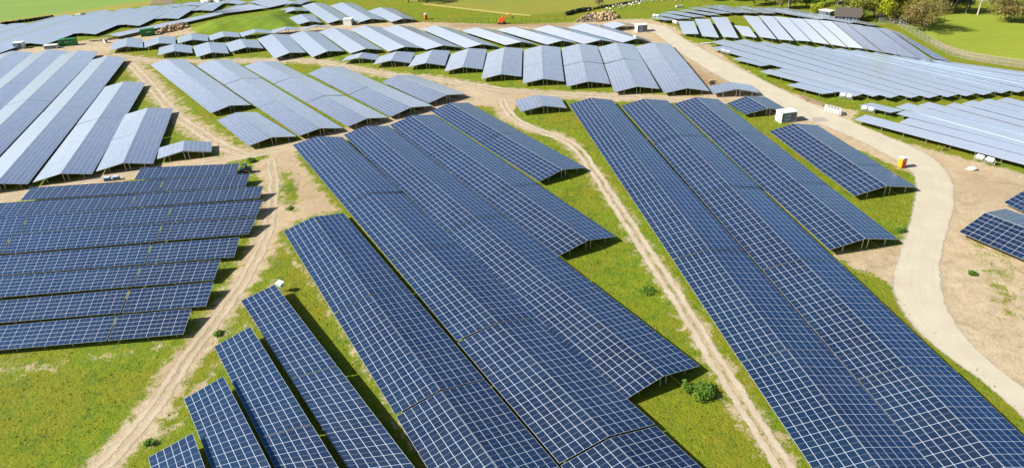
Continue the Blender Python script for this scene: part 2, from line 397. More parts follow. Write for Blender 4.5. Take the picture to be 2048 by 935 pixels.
def center_ribbon(name, line, w, mat, z):
    q = np.array([tuple(un(p, z)) for p in line]); d = np.gradient(q, axis=0); d /= np.linalg.norm(d, axis=1)[:, None]
    nrm = np.stack([d[:, 1], -d[:, 0], d[:, 2] * 0], 1)
    mb = MB(); n = 140
    L = np.r_[0, np.cumsum(np.linalg.norm(np.diff(q, axis=0), axis=1))]; t = np.linspace(0, L[-1], n)
    qq = np.stack([np.interp(t, L, q[:, i]) for i in range(3)], 1)
    for _ in range(10): qq[1:-1] = (qq[:-2] + 2 * qq[1:-1] + qq[2:]) / 4
    d = np.gradient(qq, axis=0); d /= np.linalg.norm(d, axis=1)[:, None]; nr = np.stack([d[:, 1], -d[:, 0], d[:, 2] * 0], 1)
    for i in range(n - 1):
        for j in range(4):
            f0, f1 = j / 4, (j + 1) / 4
            P = lambda i, f: qq[i] + nr[i] * (f - .5) * w
            mb.face([P(i, f0), P(i, f1), P(i + 1, f1), P(i + 1, f0)], 0, [(t[i], f0), (t[i], f1), (t[i + 1], f1), (t[i + 1], f0)])
    return props(mb.build(name, mat, weld=True), kind='structure')

def strip_mat(name, c1, c2, c3, edge=.12, ruts=False):
    """bare strip whose rim frays into the soil beside it"""
    k = NT(name); p = k.pos(); uv = k.n('UVMap', uv_map='UVMap').outputs[0]
    sx = k.n('SeparateXYZ'); k.t.links.new(uv, sx.inputs[0])
    wob = k.math('SUBTRACT', k.noise(.16, 4, .65, p), .5)
    v = k.math('ADD', sx.outputs[1], k.math('MULTIPLY', wob, .45 if ruts else .12))
    c = k.mix(k.ramp(k.noise(.25, 5, .6, p), [(.35, 0), (.65, 1)]), c1, c2)
    c = k.mix(k.math('MULTIPLY', k.ramp(k.noise(2.2, 6, .7, p), [(.52, 0), (.72, 1)]), .45), c, c3)
    # wheel-worn streaks along the strip
    st = k.n('CombineXYZ'); k.set(st.inputs[0], k.math('MULTIPLY', sx.outputs[0], .05)); k.set(st.inputs[1], k.math('MULTIPLY', v, 14))
    c = k.mix(k.math('MULTIPLY', k.ramp(k.noise(1.0, 4, .6, st.outputs[0]), [(.45, 0), (.65, 1)]), .22), c, c3)
    k.base(c, .9, 0, .25); k.bump(k.noise(4, 5, .65, p), .35, .06)
    d = k.math('MINIMUM', v, k.math('SUBTRACT', 1.0, v))
    a = k.math('DIVIDE', d, edge)
    if ruts:
        mid = k.math('DIVIDE', k.math('ABSOLUTE', k.math('SUBTRACT', v, .5)), .16)
        a = k.math('MINIMUM', a, k.math('MAXIMUM', mid, .30))
    jit = k.math('ADD', k.math('MULTIPLY', k.math('SUBTRACT', k.noise(.8, 6, .65, p), .5), 1.9), k.math('MULTIPLY', k.math('SUBTRACT', k.noise(4, 4, .6, p), .5), .8))
    k.set(k.b.inputs['Alpha'], k.ramp(k.math('ADD', a, jit), [(.35, 0), (.75, 1)] if ruts else [(.05, 0), (.75, 1)]))
    return k.m
M['road'] = strip_mat('pale_road_surface', (.43, .385, .295), (.48, .435, .34), (.36, .31, .23), .10)
M['track'] = strip_mat('pale_rutted_soil', (.41, .34, .245), (.49, .42, .32), (.26, .195, .12), .20, True)
M['track2'] = strip_mat('brown_rutted_soil', (.38, .31, .21), (.47, .40, .295), (.24, .175, .105), .22, True)

ribbon('road', [(1262,52),(1300,60),(1335,88),(1372,116),(1425,148),(1490,182),(1545,205),(1600,238),(1650,254),(1705,277),(1765,306),(1806,332),(1832,352),(1828,390),(1818,440),(1800,490),(1785,540),(1780,590),(1815,650),(1892,712),(1985,778),(2060,850),(2150,940)],
       [(1262,44),(1330,50),(1368,76),(1422,105),(1482,137),(1535,163),(1602,196),(1655,220),(1700,240),(1752,262),(1808,283),(1862,308),(1900,342),(1914,385),(1908,430),(1893,480),(1882,530),(1886,580),(1903,630),(1945,690),(2005,742),(2080,795),(2200,880)], M['road'], .03)
center_ribbon('dirt_track', [(1002,196),(1012,218),(1036,244),(1080,262),(1125,276),(1160,300),(1190,345),(1225,398),(1262,455),(1300,512),(1340,572),(1385,645),(1432,720),(1482,800),(1535,882),(1580,950),(1640,1040)], 3.1, M['track'], .022)
center_ribbon('dirt_track', [(150,990),(205,930),(255,880),(300,828),(340,766),(380,706),(420,655),(462,600),(505,530),(533,470),(545,410),(548,360),(540,318)], 3.0, M['track2'], .026)
center_ribbon('dirt_track', [(-60,402),(60,388),(150,368),(235,350),(330,337),(440,321),(540,304),(600,290),(660,272),(760,250),(860,222),(930,205),(1000,200)], 3.8, M['track2'], .018)
center_ribbon('dirt_track', [(262,128),(285,152),(318,192),(352,232),(398,263),(450,296),(500,312)], 4.2, M['track2'], .014)
center_ribbon('dirt_track', [(220,110),(300,121),(420,123),(560,119),(640,122),(700,135),(780,149),(870,157),(960,173),(1060,186),(1180,191),(1330,197),(1450,206)], 4.5, M['track2'], .010)

# ------------------------------------------------------------------ fields and mound
def field_mat(name, c1, c2, c3, stripe=0.0, ang=0.0):
    k = NT(name); p = k.pos()
    c = k.mix(k.ramp(k.noise(.05, 5, .6, p), [(.35, 0), (.65, 1)]), c1, c2)
    c = k.mix(k.math('MULTIPLY', k.ramp(k.noise(.9, 6, .7, p), [(.45, 0), (.72, 1)]), .5), c, c3)
    if stripe:
        mp = k.n('Mapping'); mp.inputs['Rotation'].default_value = (0, 0, ang); mp.inputs['Scale'].default_value = (.02, .5, 1); k.t.links.new(p, mp.inputs[0])
        c = k.mix(k.math('MULTIPLY', k.ramp(k.noise(1.0, 4, .6, mp.outputs[0]), [(.4, 0), (.65, 1)]), stripe), c, c3)
    k.base(c, .92, 0, .25); k.bump(k.noise(2.2, 5, .7, p), .4, .12); return k.m
def sheet(name, ps, mat, z):
    mb = MB(); mb.face([un(p, z) for p in ps]); me = mb.mesh(name)
    return props(link_mesh(name, me, mat), kind='structure')
sheet('crop_field', [(-420, -170), (430, -170), (306, 2), (256, 7), (150, 22), (0, 42), (-420, 100)], field_mat('young_crop', (.165, .27, .05), (.20, .29, .06), (.12, .20, .035), .4, .5), .03)
sheet('verge', [(-420, 100), (0, 42), (150, 22), (256, 7), (306, 2), (300, 12), (200, 24), (0, 50), (-420, 112)], field_mat('yellow_verge', (.30, .27, .06), (.24, .24, .04), (.18, .14, .05)), .06)
sheet('ploughed_field', [(303, 9), (346, 9), (352, -60), (318, -60)], field_mat('ploughed_soil', (.20, .15, .10), (.25, .20, .13), (.13, .10, .065), .5, 1.3), .09)
sheet('pasture', [(560, -170), (600, -30), (850, 8), (1024, 27), (1060, 31), (1135, 23), (1190, 17), (1290, 0), (1420, -40), (1500, -170)], field_mat('olive_pasture', (.235, .225, .025), (.20, .21, .03), (.165, .165, .03), .35, .1), .03)
sheet('path', [(846, 7), (1024, 27), (1060, 30), (1060, 32.5), (1020, 29.5), (846, 9.5)], field_mat('dry_grass_path', (.42, .36, .10), (.36, .33, .08), (.30, .26, .08)), .06)
sheet('meadow', [(1838, 56), (1868, 34), (1950, 24), (2200, 10), (2200, 150), (2048, 122), (1960, 108), (1900, 92), (1862, 75)], field_mat('mown_meadow', (.20, .26, .02), (.25, .29, .03), (.16, .20, .02), .3, .2), .03)
sheet('rough_grass', [(1862, 78), (1900, 92), (1960, 108), (2048, 122), (2200, 150), (2200, 162), (2048, 138), (1950, 122), (1888, 100), (1858, 84)], field_mat('rough_dry_grass', (.30, .24, .10), (.22, .20, .06), (.16, .11, .06)), .05)

def mound():
    poly = pts2([(372, 62), (398, 50), (450, 40), (512, 32), (560, 24), (592, 20), (602, 26), (582, 36), (604, 50), (575, 62), (520, 60), (470, 62), (420, 68)])
    lo, hi = poly.min(0) - 1, poly.max(0) + 1; s = 1.2
    X, Y = np.meshgrid(np.arange(lo[0], hi[0], s), np.arange(lo[1], hi[1], s)); P = np.stack([X.ravel(), Y.ravel()], 1)
    d = np.where(in_poly(P, poly), 1, -1) * seg_dist(P, poly, True)
    z = 2.3 * sstep(d / 9.0) + .18 * np.sin(P[:, 0] * .9) * np.sin(P[:, 1] * .7) * (d > 1) - .05
    w = X.shape[1]; V = np.c_[P, z]; F = []
    for j in range(X.shape[0] - 1):
        for i in range(w - 1):
            q = (j * w + i, j * w + i + 1, (j + 1) * w + i + 1, (j + 1) * w + i)
            if max(d[list(q)]) > -.2: F.append(q)
    me = bpy.data.meshes.new('grass_mound'); me.from_pydata(V.tolist(), [], F); me.update()
    o = link_mesh('grass_mound', me, field_mat('lush_mound_grass', (.12, .19, .012), (.17, .24, .015), (.06, .12, .008)), smooth=True)
    props(o, kind='structure')
mound()
# ------------------------------------------------------------------ solar tables
def make_post():
    mb = MB(); mb.box((0, 0, .5), (.11, .07, 1.0)); mb.box((0, 0, .985), (.20, .14, .03)); return mb.mesh('post')
POST_ME = make_post(); POST_ME.materials.append(M['galv'])
def add_post(root, p, h):
    o = bpy.data.objects.new('post', POST_ME); COL.objects.link(o); o.parent = root
    o.location = Vector((p.x, p.y, 0)) - Vector((root.location.x, root.location.y, 0)); o.scale = (1, 1, max(h, .3))

CUR = M['module']
def slab(root, c, nu, nv, name='solar_panel_slope'):
    """c = low-far, low-near, high-near, high-far corners of one flat panel field"""
    o = Vector((root.location.x, root.location.y, 0)); c = [p - o for p in c]
    n = (c[1] - c[0]).cross(c[3] - c[0]).normalized()
    if n.z < 0: n = -n
    flip = (c[1] - c[0]).cross(c[2] - c[0]).z < 0; mb = MB(); dn = -n * .045
    for i in range(nu):          # one strip of modules after another
        t0, t1 = i / nu, (i + 1) / nu
        q = [c[0].lerp(c[1], t0), c[0].lerp(c[1], t1), c[3].lerp(c[2], t1), c[3].lerp(c[2], t0)]; uv = [(i, 0), (i + 1, 0), (i + 1, nv), (i, nv)]
        if flip: q.reverse(); uv.reverse()
        mb.face(q, 0, uv)
        mb.face([p + dn for p in reversed(q)], 1)
    for i in range(4):
        j = (i + 1) % 4; mb.face([c[i], c[j], c[j] + dn, c[i] + dn], 1)
    return mb.build(name, [CUR, M['alu']], root), n

def rails(root, quads, ends):
    o = Vector((root.location.x, root.location.y, 0)); mb = MB()
    for c, n in quads:
        for v in (.14, .38, .62, .86):
            a = c[0].lerp(c[3], v) - n * .10 - o; b = c[1].lerp(c[2], v) - n * .10 - o; mb.tube(a, b, .04, n=4)
        for u in (.015, .985):
            a = c[0].lerp(c[1], u) - n * .19 - o; b = c[3].lerp(c[2], u) - n * .19 - o; mb.tube(a, b, .05, n=4)
    mb.build('support_frame', M['galv'], root)

ORD = ['', 'first', 'second', 'third', 'fourth', 'fifth', 'sixth', 'seventh', 'eighth']
def place_word(i, n):        # i counted from the near end
    if n == 1: return ''
    if i == 0: return 'near end of '
    if i == n - 1: return 'far end of '
    if n == 3: return 'middle of '
    return ORD[i + 1] + ' from near end of '
def cuts(F, N, splits, z):
    ax = N - F; L2 = ax.x ** 2 + ax.y ** 2; t = [0.0]
    for s in splits:
        p = un(s, z); t.append(((p.x - F.x) * ax.x + (p.y - F.y) * ax.y) / L2)
    return sorted(t) + [1.0]

def gable(FL, FR, NL, NR, desc, group, splits=(), look='blue gabled table', ext=0.0, z=1.1, posts=True, nv=6, tilt=10.4):
    """a row of gabled tables; corners are its four eave corners in the photo"""
    fl, fr, nl, nr = uns((FL, FR, NL, NR), z)
    if ext:
        d = ((nl + nr) - (fl + fr)).normalized() * ext; nl, nr = nl + d, nr + d
    half = ((fr - fl).length + (nr - nl).length) / 4; ridge = z + half * math.tan(R_(tilt))
    F, N = (fl + fr) / 2, (nl + nr) / 2; ts = cuts(F, N, splits, ridge); Lr = (N - F).length; n = len(ts) - 1
    for k in range(n):
        g = .11 / Lr; t0, t1 = ts[k] + (g if k else 0), ts[k + 1] - (g if k < n - 1 else 0)
        L0, L1, R0, R1 = fl.lerp(nl, t0), fl.lerp(nl, t1), fr.lerp(nr, t0), fr.lerp(nr, t1)
        j0, j1 = random.uniform(-.09, .09), random.uniform(-.09, .09); jt = random.uniform(-.07, .07)
        root = empty('gabled_solar_table', ((L0 + L1 + R0 + R1) / 4).xy.to_3d(), f"{look}, {place_word(n - 1 - k, n)}{desc}", 'solar panels', group)
        quads = []
        for A0, A1, B0, B1, sg in ((L0, L1, R0, R1, 1), (R0, R1, L0, L1, -1)):
            m0, m1 = A0.lerp(B0, .5 - .045 / half / 2), A1.lerp(B1, .5 - .045 / half / 2)
            c = [A0 + Vector((0, 0, j0 + jt * sg)), A1 + Vector((0, 0, j1 + jt * sg)), Vector((m1.x, m1.y, ridge + j1)), Vector((m0.x, m0.y, ridge + j0))]
            nu = max(1, round((A1 - A0).length / 1.72)); _, nn = slab(root, c, nu, nv); quads.append((c, nn))
        rails(root, quads, True)
        if posts:
            for u in ((.02, .98) if (L1 - L0).length > 4 else (.9,)):
                a, b = L0.lerp(L1, u), R0.lerp(R1, u)
                for v in (.22, .50, .58, .84):
                    h = z + (half * math.tan(R_(tilt))) * (1 - abs(v - .5) * 2) - .2; add_post(root, a.lerp(b, v), h)

def mono(LF, LN, HF, HN, desc, group, splits=(), look='blue sloping table', zl=1.0, zh=2.05, ext=0.0, nv=6, low_posts=0, pos=None, low_far=False):
    """a row of single-slope tables: low edge LF-LN, high edge HF-HN (photo positions)"""
    lf, ln = uns((LF, LN), zl); hf, hn = uns((HF, HN), zh)
    if ext:
        d = (ln - lf).normalized() * ext; ln, hn = ln + d, hn + d
    F, N = (lf + hf) / 2, (ln + hn) / 2; ts = [0.0] + [0] * 0
    ts = cuts(F, N, splits, (zl + zh) / 2); Lr = (N - F).length; n = len(ts) - 1
    for k in range(n):
        g = .13 / Lr; t0, t1 = ts[k] + (g if k else 0), ts[k + 1] - (g if k < n - 1 else 0)
        j = random.uniform(-.05, .05); J = Vector((0, 0, j))
        c = [lf.lerp(ln, t0) + J, lf.lerp(ln, t1) + J, hf.lerp(hn, t1) + J, hf.lerp(hn, t0) + J]
        w = pos[k] if pos else place_word(n - 1 - k, n)
        root = empty('single_slope_solar_table', (sum(c, Vector()) / 4).xy.to_3d(), f"{look}, {w}{desc}", 'solar panels', group)
        nu = max(1, round((c[1] - c[0]).length / 1.72)); _, nn = slab(root, c, nu, nv, 'solar_panel_field'); rails(root, [(c, nn)], True)
        Lt = (c[1] - c[0]).length; m = low_posts and max(2, int(Lt / low_posts))
        for i in range(m):
            u = (i + .3) / (m - .4) if m > 1 else .5
            add_post(root, c[0].lerp(c[1], min(u, .985)).lerp(c[3].lerp(c[2], min(u, .985)), .10), zl - .05)
        for u in (.02, .98):
            for v in ((.2, .8) if not low_posts else (.85,)):
                add_post(root, c[0].lerp(c[1], u).lerp(c[3].lerp(c[2], u), v), zl + (zh - zl) * v - .2)

# --- front centre block: five gabled rows running towards the camera
G = 'gabled solar tables of the front centre block'
gable((567,462),(687,425.5),(916,1035),(1125,941), 'leftmost row in front centre block', G, [(737,589.4),(880,780)], ext=6)
gable((585,289),(684.7,274),(1278,1115.7),(1487,1011), 'second row from left in front centre block', G, [(658.4,304),(737,386.6),(842,496.8),(988.7,647),(1210.4,877.4)], ext=0)
gable((687,270),(777,251.5),(1249,798.6),(1399,731), 'third row from left in front centre block', G, [(833.6,341.6),(946,436.7),(1099,564.4)])
gable((779,250),(868,229),(1116.6,511.8),(1231.7,472), 'fourth row from left in front centre block', G, [(910,291.6),(1020,373)])
gable((862,223),(937,205),(1078,363),(1171.6,334), 'rightmost row in front centre block', G, [(1005,266)])
# --- three and a half single slopes at the bottom left
G = 'single slope solar tables at the bottom left of centre'
mono((481.7,600.6),(696,935),(549.5,568),(832,935), 'row behind the pole cabinet, nearest the gabled rows', G, [(626,744)], ext=16)
mono((428,692),(551,935),(500.5,652),(679.7,935), 'second row left of the pole cabinet row', G, [(572,860)], ext=14)
mono((368,797),(425,938),(446.7,752),(544.5,935), 'short row beside the left dirt track', G, ext=12)
mono((296.5,913.7),(303,940),(385,865),(415,940), 'lowest row at the bottom frame edge', G, ext=12)
# --- front right block
G = 'gabled solar tables of the front right block'
gable((1138,209),(1224,200),(1704.6,1057.5),(1940,1020), 'long row right beside the middle dirt track', G, [(1235.5,266.5),(1309,363),(1415,499),(1571,698)])
gable((1241.7,211.5),(1334,200),(1917,991.6),(2140,958.6), 'long row second from the middle dirt track', G, [(1360.6,269),(1458,371.6),(1597,517),(1809,731)])
gable((1347,208),(1436,198),(1658.6,500.5),(1796,478), 'third row from the middle dirt track', G, [(1481,265),(1601,364)])
gable((1538.5,261.5),(1635,250),(1708.7,391.6),(1832.5,373), 'short row beside the road near the toilet', G, [(1710,328)])
gable((1453,206.5),(1530,193),(1491,228),(1577,219.4), 'lone small table behind the white transformer cabin', G)
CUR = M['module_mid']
# --- gables at the back centre
G = 'gabled solar tables of the middle right row'
gable((1029,201),(1120.4,194),(1041.5,224),(1134,215.7), 'lone small grey one beside the bend of the dirt track', G)
gable((1416.4,172.5),(1505,171),(1426,187.6),(1520,185), 'lone small one between timber crate and road', G)
T = [((695,113),(757,109),(682,122.6),(754.7,119.6),[]), ((758.5,114),(829.8,105),(746,130),(821,126.4),[]), ((831,111),(900,101.4),(816,134),(890,131.4),[]),
     ((902.5,107.6),(973.7,98.9),(888.6,142.6),(965,138.4),[]), ((975,105),(1045,96.4),(962.5,157.7),(1042.8,153),[]), ((1047.8,98.9),(1120,94.6),(1046,166.4),(1128.6,163),[(1085.5,124)]),
     ((1122.9,96.4),(1194,92.6),(1133.6,172.7),(1220.4,167.7),[(1164.5,122.6)]), ((1196.7,94.6),(1268,88.8),(1228.7,184),(1319,178),[(1246.7,117.6)]), ((1270.5,92.6),(1342,88.8),(1328.8,185.7),(1419.4,182),[(1322,112)])]
WORD = ['smallest one at the left end', 'second from left', 'third from left', 'fourth from left', 'fifth from left', 'sixth from left', 'seventh from left', 'second from right', 'longest one by the sand road']
for (a, b, c, d, s), w in zip(T, WORD):
    gable(a, b, c, d, w + ' in middle right block', G, s, look='pale gabled table')
CUR = M['module_glare']
G = 'gabled solar tables of the far centre row'
Ur = [((514.5,78),(576,70),(549.5,117),(612,105.6)), ((577,70.5),(637,63.8),(624.6,113.9),(688.4,102)), ((638,63.8),(698.5,60),(701,107.6),(764.8,100)), ((701,58.8),(759.8,53.8),(777.3,103),(844.8,96.4)),
      ((764.8,58),(825,53.8),(852,99.6),(922.5,95)), ((842,58),(902.5,55.6),(931,96.4),(997.6,92.6)), ((922.5,62.6),(982.6,58.8),(1011,91),(1076.6,89.4)), ((993,60),(1062,59.6),(1094,89.5),(1155.4,86.3)),
      ((1065,58.2),(1130,55),(1168,87.6),(1235.5,85)), ((1134,54.4),(1204,49.4),(1245,85),(1303,81))]
WU = ['leftmost one', 'second from left', 'third from left', 'fourth from left, below the white cabin', 'fifth from left', 'sixth from left', 'seventh from left', 'third from right', 'second from right', 'rightmost one nearest the rubble heap']
for q, w in zip(Ur, WU): gable(*q, w + ' in far centre row', G, look='pale gabled table')
gable((1204,49.4),(1257,47),(1228,57.5),(1274,51.3), 'lone small one between rubble heap and white cabin', G, look='pale gabled table')
# --- small gables at the upper left
G = 'small gabled tables of the upper left rows'
Vr = [((318,96.4),(383,91.4),(316.6,111.4),(385.4,106.4)), ((385.4,92.6),(450.5,86.4),(393,113.9),(458,107)), ((450.5,86.4),(514,80),(461,103.9),(527,96.4))]
for q, w in zip(Vr, ['left one', 'middle one', 'right one']): gable(*q, w + ' of three in front small row', G, look='small pale gabled table')
Wr = [((226.5,85),(285,77.6),(219.7,101.4),(286.6,95.9)), ((288,82.6),(350.4,73.8),(289,95.6),(351.6,88.8)), ((354,75),(415.4,69.6),(355.4,88),(416.7,82.6)), ((416.7,71.3),(475.5,65.6),(420.4,81.3),(480.5,75)),
      ((479,66.3),(542,61),(483,74.3),(543,66.8)), ((543.3,61),(601,56.3),(545.8,67),(599.6,60)), ((602,57),(662,53.8),(603.4,60.5),(659.7,55.6))]
for q, w in zip(Wr, ['leftmost one near the green container', 'second from left', 'third from left', 'fourth from left below the mound', 'fifth from left', 'second from right', 'rightmost one']):
    gable(*q, w + ' in back small row', G, look='small pale gabled table')
G = 'gabled tables at the top behind the mound'
Xr = [((559.5,20),(609.6,16.3),(569.6,26.3),(616,22)), ((578.3,36.3),(627,30),(597,48.8),(644.6,45)), ((603.4,12.5),(651,8.3),(656,47),(707,42)), ((659.7,11.3),(709.7,8),(717,44.5),(769.8,40)), ((736,22.5),(784.8,17),(782.3,44.5),(832.3,39.5))]
for q, w in zip(Xr, ['tiny upper one right of the mound', 'short lower one right of the mound', 'left long one above the white cabin', 'middle long one above the sand strip', 'right one left of the orange toilet']):
    gable(*q, w, G, look='pale gabled table at the top')
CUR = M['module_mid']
# --- left block
G = 'gabled solar tables of the left block'
gable((250,230),(346.6,217),(191.4,342),(306.5,326.6), 'rightmost shortest row of left block', G, [(275,265)], look='grey gabled table')
gable((210,173.4),(291.5,165),(65,364),(184,348), 'second row from right in left block', G, [(196,236)], look='grey gabled table')
gable((184,120),(252.8,116.4),(-65,385),(56,368.4), 'third row from right in left block', G, [(118,214)], look='grey gabled table')
gable((122.6,110),(197.7,105),(-200,402),(-73,385), 'fourth row from right in left block', G, [(62,198)], look='grey gabled table')
gable((62.6,107.6),(136.4,101.4),(-200,315),(-89,300), 'fifth row from right in left block', G, [(20,165)], look='grey gabled table')
gable((-12,112),(66.3,105),(-200,245),(-84,230), 'leftmost row of left block', G, look='grey gabled table')
gable((318,295),(424,284),(314,317.8),(423,304), 'lone small one beside the left block', G, look='grey gabled table')
CUR = M['module_mid']
# --- mid left block
G = 'gabled solar tables of the mid left block'
gable((300.3,129),(370.4,119),(421.7,226.5),(501.8,209.7), 'leftmost row in mid left block', G, [(370,166)])
gable((393,131.4),(463,120),(598,271.5),(686,256), 'second row from left in mid left block', G, [(471,160),(543,204)])
gable((488,132.6),(554.5,122.6),(696,254),(776,235), 'third row from left in mid left block', G, [(578,156.4),(649.6,191.4)])
gable((616,146.4),(684.7,132.6),(781,232.7),(865,211.5), 'fourth row from left in mid left block', G, [(729.7,174)])
gable((763.5,164),(831,150),(857,207),(932.5,187.7), 'rightmost short row in mid left block', G)
gable((434,240),(512,223),(496.7,292),(593,272.5), 'lone short one below the mid left block', G)
CUR = M['module']
# --- single slopes on the left, facing the camera (low edge near)
G = 'single slope solar tables facing the camera on the left'
S = [((267.8,359),(471.7,348),(282.7,335),(479,326.6),[], ['']), ((41,400.4),(490.5,373),(62.6,375.4),(500.5,347),[(323,369.8)], 0), ((-60,439),(518,396.4),(-35,408),(527,372),[(266,401.5)], 0),
     ((-60,472.5),(513,432),(-45,437.5),(527,400),[(46,450),(337,429)], 0), ((-80,513.5),(497,467),(-65,473.5),(513,434),[(13,489),(316,467)], 0), ((-120,559.5),(468,513),(-100,519),(479,474),[(296,508)], 0),
     ((-120,603),(426.7,559),(-100,560),(441.7,519),[(273,553)], 0), ((-140,656.5),(411.7,610.6),(-120,612),(426.7,563),[(250,602)], 0), ((-160,713),(366.6,667),(-130,662.5),(383,617),[(224,655.5)], 0)]
WS = ['farthest short row, in front of the lane', 'second row from the back', 'third row from the back', 'fourth row from the back', 'middle row of nine', 'fourth row from the front', 'third row from the front', 'second row from the front', 'front row above the grass']
for (a, b, c, d, s, _), w in zip(S, WS):
    n = len(s) + 1; P = [''] if n == 1 else (['left table of ', 'right table of '] if n == 2 else ['left table of ', 'middle table of ', 'right table of '])
    mono(a, b, c, d, w + ', left block', G, s, look='dark blue sloping table', pos=P, zl=.9, zh=1.9, low_posts=3.4)
CUR = M['module_glare']
# --- upper left big gables seen at a grazing angle
G = 'white glinting gabled rows at the upper left'
def refl(r, e, rz=1.9):                  # the hidden eave: mirror of the seen eave e about the ridge r
    a, b = un(r, rz), un(e, 1.1); c = Vector((2 * a.x - b.x, 2 * a.y - b.y, 1.1)); return c
def project(v):
    q = np.array(v) - np.array([0, 0, CZ]); d = float(q @ FW); return (1024 + FPX * float(q @ RT) / d, 467.5 - FPX * float(q @ UP) / d)
def gable_re(rf, ef, rn, en, *a, **k):
    rz = 1.1 + 5.9 * math.tan(R_(k.get('tilt', 10.4))); gable(project(refl(rf, ef, rz)), ef, project(refl(rn, en, rz)), en, *a, **k)
YR = [((0,48),(24,50.8),(-50,60),(-50,68.5),'small tip at the left frame edge'), ((44.3,46.5),(66.4,48.9),(-50,71.5),(-50,80.5),'third row from top left'), ((134.7,30.6),(153,33.5),(-50,82.5),(-50,96.5),'row behind the long dark gap'),
      ((207.7,21.7),(231.8,24.3),(-30,95.7),(-30,115.5),'longest row behind the grey cabin'), ((257.8,16.8),(281,18),(61.6,86.4),(90.5,89),'row left of the long green container'), ((306,11.5),(327,13),(163.6,66.6),(191.4,69),'row behind the long green container'),
      ((337,13.2),(352.7,16),(252,49.6),(279,52),'row above the small green container'), ((375.8,12),(396,13.2),(331.5,36),(356.6,37.6),'row above the dark rubble'), ((428.8,5.3),(448,6.7),(401.8,20.2),(425,22.2),'row behind the mound top'),
      ((472,1),(494,4.3),(452,6),(478,8.2),'small one at the top edge'), ((349,7.5),(373,8.7),(338,12.6),(354,15.4),'tiny one below the ploughed field'), ((391,4.5),(412,6.2),(380,10.5),(400,11.8),'tiny one beside the white heap')]
for rf, ef, rn, en, w in YR:
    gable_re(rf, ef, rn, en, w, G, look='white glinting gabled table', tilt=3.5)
G = 'mauve gabled tables in line behind the mound'
Zr = [((258.4,58.8),(277.6,64.1),(216.4,67.9),(237.6,73.6)), ((349.4,40.1),(369.6,45.3),(259.2,58.6),(278.4,63.9)), ((430.3,23.2),(447.6,27.5),(350.2,39.9),(370.4,45.1)), ((501,8.3),(536.5,15.5),(431.1,23),(448.4,27.3)), ((545,-1.5),(590,4.5),(502,8.1),(537.5,15.3)), ((606,-5),(628,-2.5),(584,5.8),(602.4,9.1))]
for q, w in zip(Zr, ['leftmost short one', 'second from left, behind the small green container', 'third from left, over the rubble', 'fourth from left, over the mound', 'fifth from left, running out of frame', 'short one with bright gable edge at the top']):
    gable_re(*q, w, G, look='long mauve table')
# --- single slopes at the upper right (high edge on the right)
G = 'single slope solar tables of the upper right block'
H = [((1356,42),(1387.6,42.5),(1366,67.6),(1397.6,67.6)), ((1389.5,37.5),(1419,38),(1404,72),(1438,74.8)), ((1422,34.4),(1455,35),(1446,73.8),(1477,76)), ((1467.7,50.7),(1497.7,53.8),(1485,71.3),(1514,75)),
     ((1486,31.3),(1516,32.8),(1520,73.8),(1553,78)), ((1517.5,31.3),(1545.4,32.8),(1556.6,78.8),(1588,81.3)), ((1547,32.8),(1575.4,35.7),(1591.7,81.3),(1622,83)), ((1577,35.7),(1605,37.5),(1625.5,84),(1659,88.8)),
     ((1606.5,37.5),(1635,40.3),(1661.8,89),(1694,94.5)), ((1636.5,40.3),(1663,42.5),(1696.8,94.5),(1727.5,97)), ((1665,42.5),(1692.4,46.5),(1730,97.4),(1763,104)), ((1694.5,47.3),(1723.7,51.3),(1766,104.5),(1799,110)),
     ((1725.5,52),(1751,55),(1801,111.4),(1836,116)), ((1752.5,55),(1776,58),(1838,117),(1866,121)), ((1777.5,58.8),(1799,65),(1869,117.6),(1899,122.6))]
WH = ['leftmost short', 'second from left', 'third from left', 'shortest, set low', 'fifth from left', 'sixth from left', 'seventh from left', 'middle', 'seventh from right', 'sixth from right', 'fifth from right', 'fourth from right', 'third from right', 'second from right', 'rightmost, beside the fence path']
for (fl, fr, nl, nr), w in zip(H, WH):
    if w == WH[10]: CUR = M['module_mid']  # less painted glare on the right, where the glass would mirror trees
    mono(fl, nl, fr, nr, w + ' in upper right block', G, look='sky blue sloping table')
CUR = M['module_glare']
# --- pale rows on the right: low edge towards the road, posts showing
def prow(lines, names, group, look, wd=.945, zl=1.35, zh=1.25, ext=0.0):
    for i, ((a, b), nm) in enumerate(zip(lines[:-1], names)):
        A, B = uns((a, b), zl); A2, B2 = uns(lines[i + 1], zl); d = (B - A).normalized()
        def foot(P):             # the row behind, met at right angles to this row
            e = (B2 - A2).normalized(); nrm = Vector((-d.y, d.x, 0)); den = e.x * nrm.y - e.y * nrm.x
            t = ((A2.x - P.x) * e.y - (A2.y - P.y) * e.x) / (nrm.x * e.y - nrm.y * e.x); return P + nrm * t * wd
        C, D = foot(A), foot(B)
        for Q, P in ((C, A), (D, B)):
            v = Q - P; L = min(max(v.length, 2.8), 5.9); v = v.normalized() * L; Q.x, Q.y = P.x + v.x, P.y + v.y
        C.z = D.z = zh
        mono(project(A), project(B), project(C), project(D), nm, group, look=look, zl=zl, zh=zh, low_posts=4.6, nv=5, ext=ext)
G = 'pale single slope rows of the middle right field'
J = [((1520.6,143.8),(1711,193)), ((1550,140),(1747,193)), ((1422.5,96.3),(1781,196)), ((1422.5,84),(1822,196)), ((1465,83),(1858,196)), ((1515,85),(1894.6,194)), ((1556,88.8),(1932,192)), ((1597,92.5),(1967,189.5)),
     ((1632,95),(2003,186)), ((1668.5,98.8),(2036,184.5)), ((1702,102.5),(2075,182)), ((1740,107),(2110,181)), ((1780,113),(2150,180)), ((1812,118),(2180,178)), ((1842,121),(2210,176)), ((1872,125),(2240,175)), ((1905,128.5),(2270,174))]
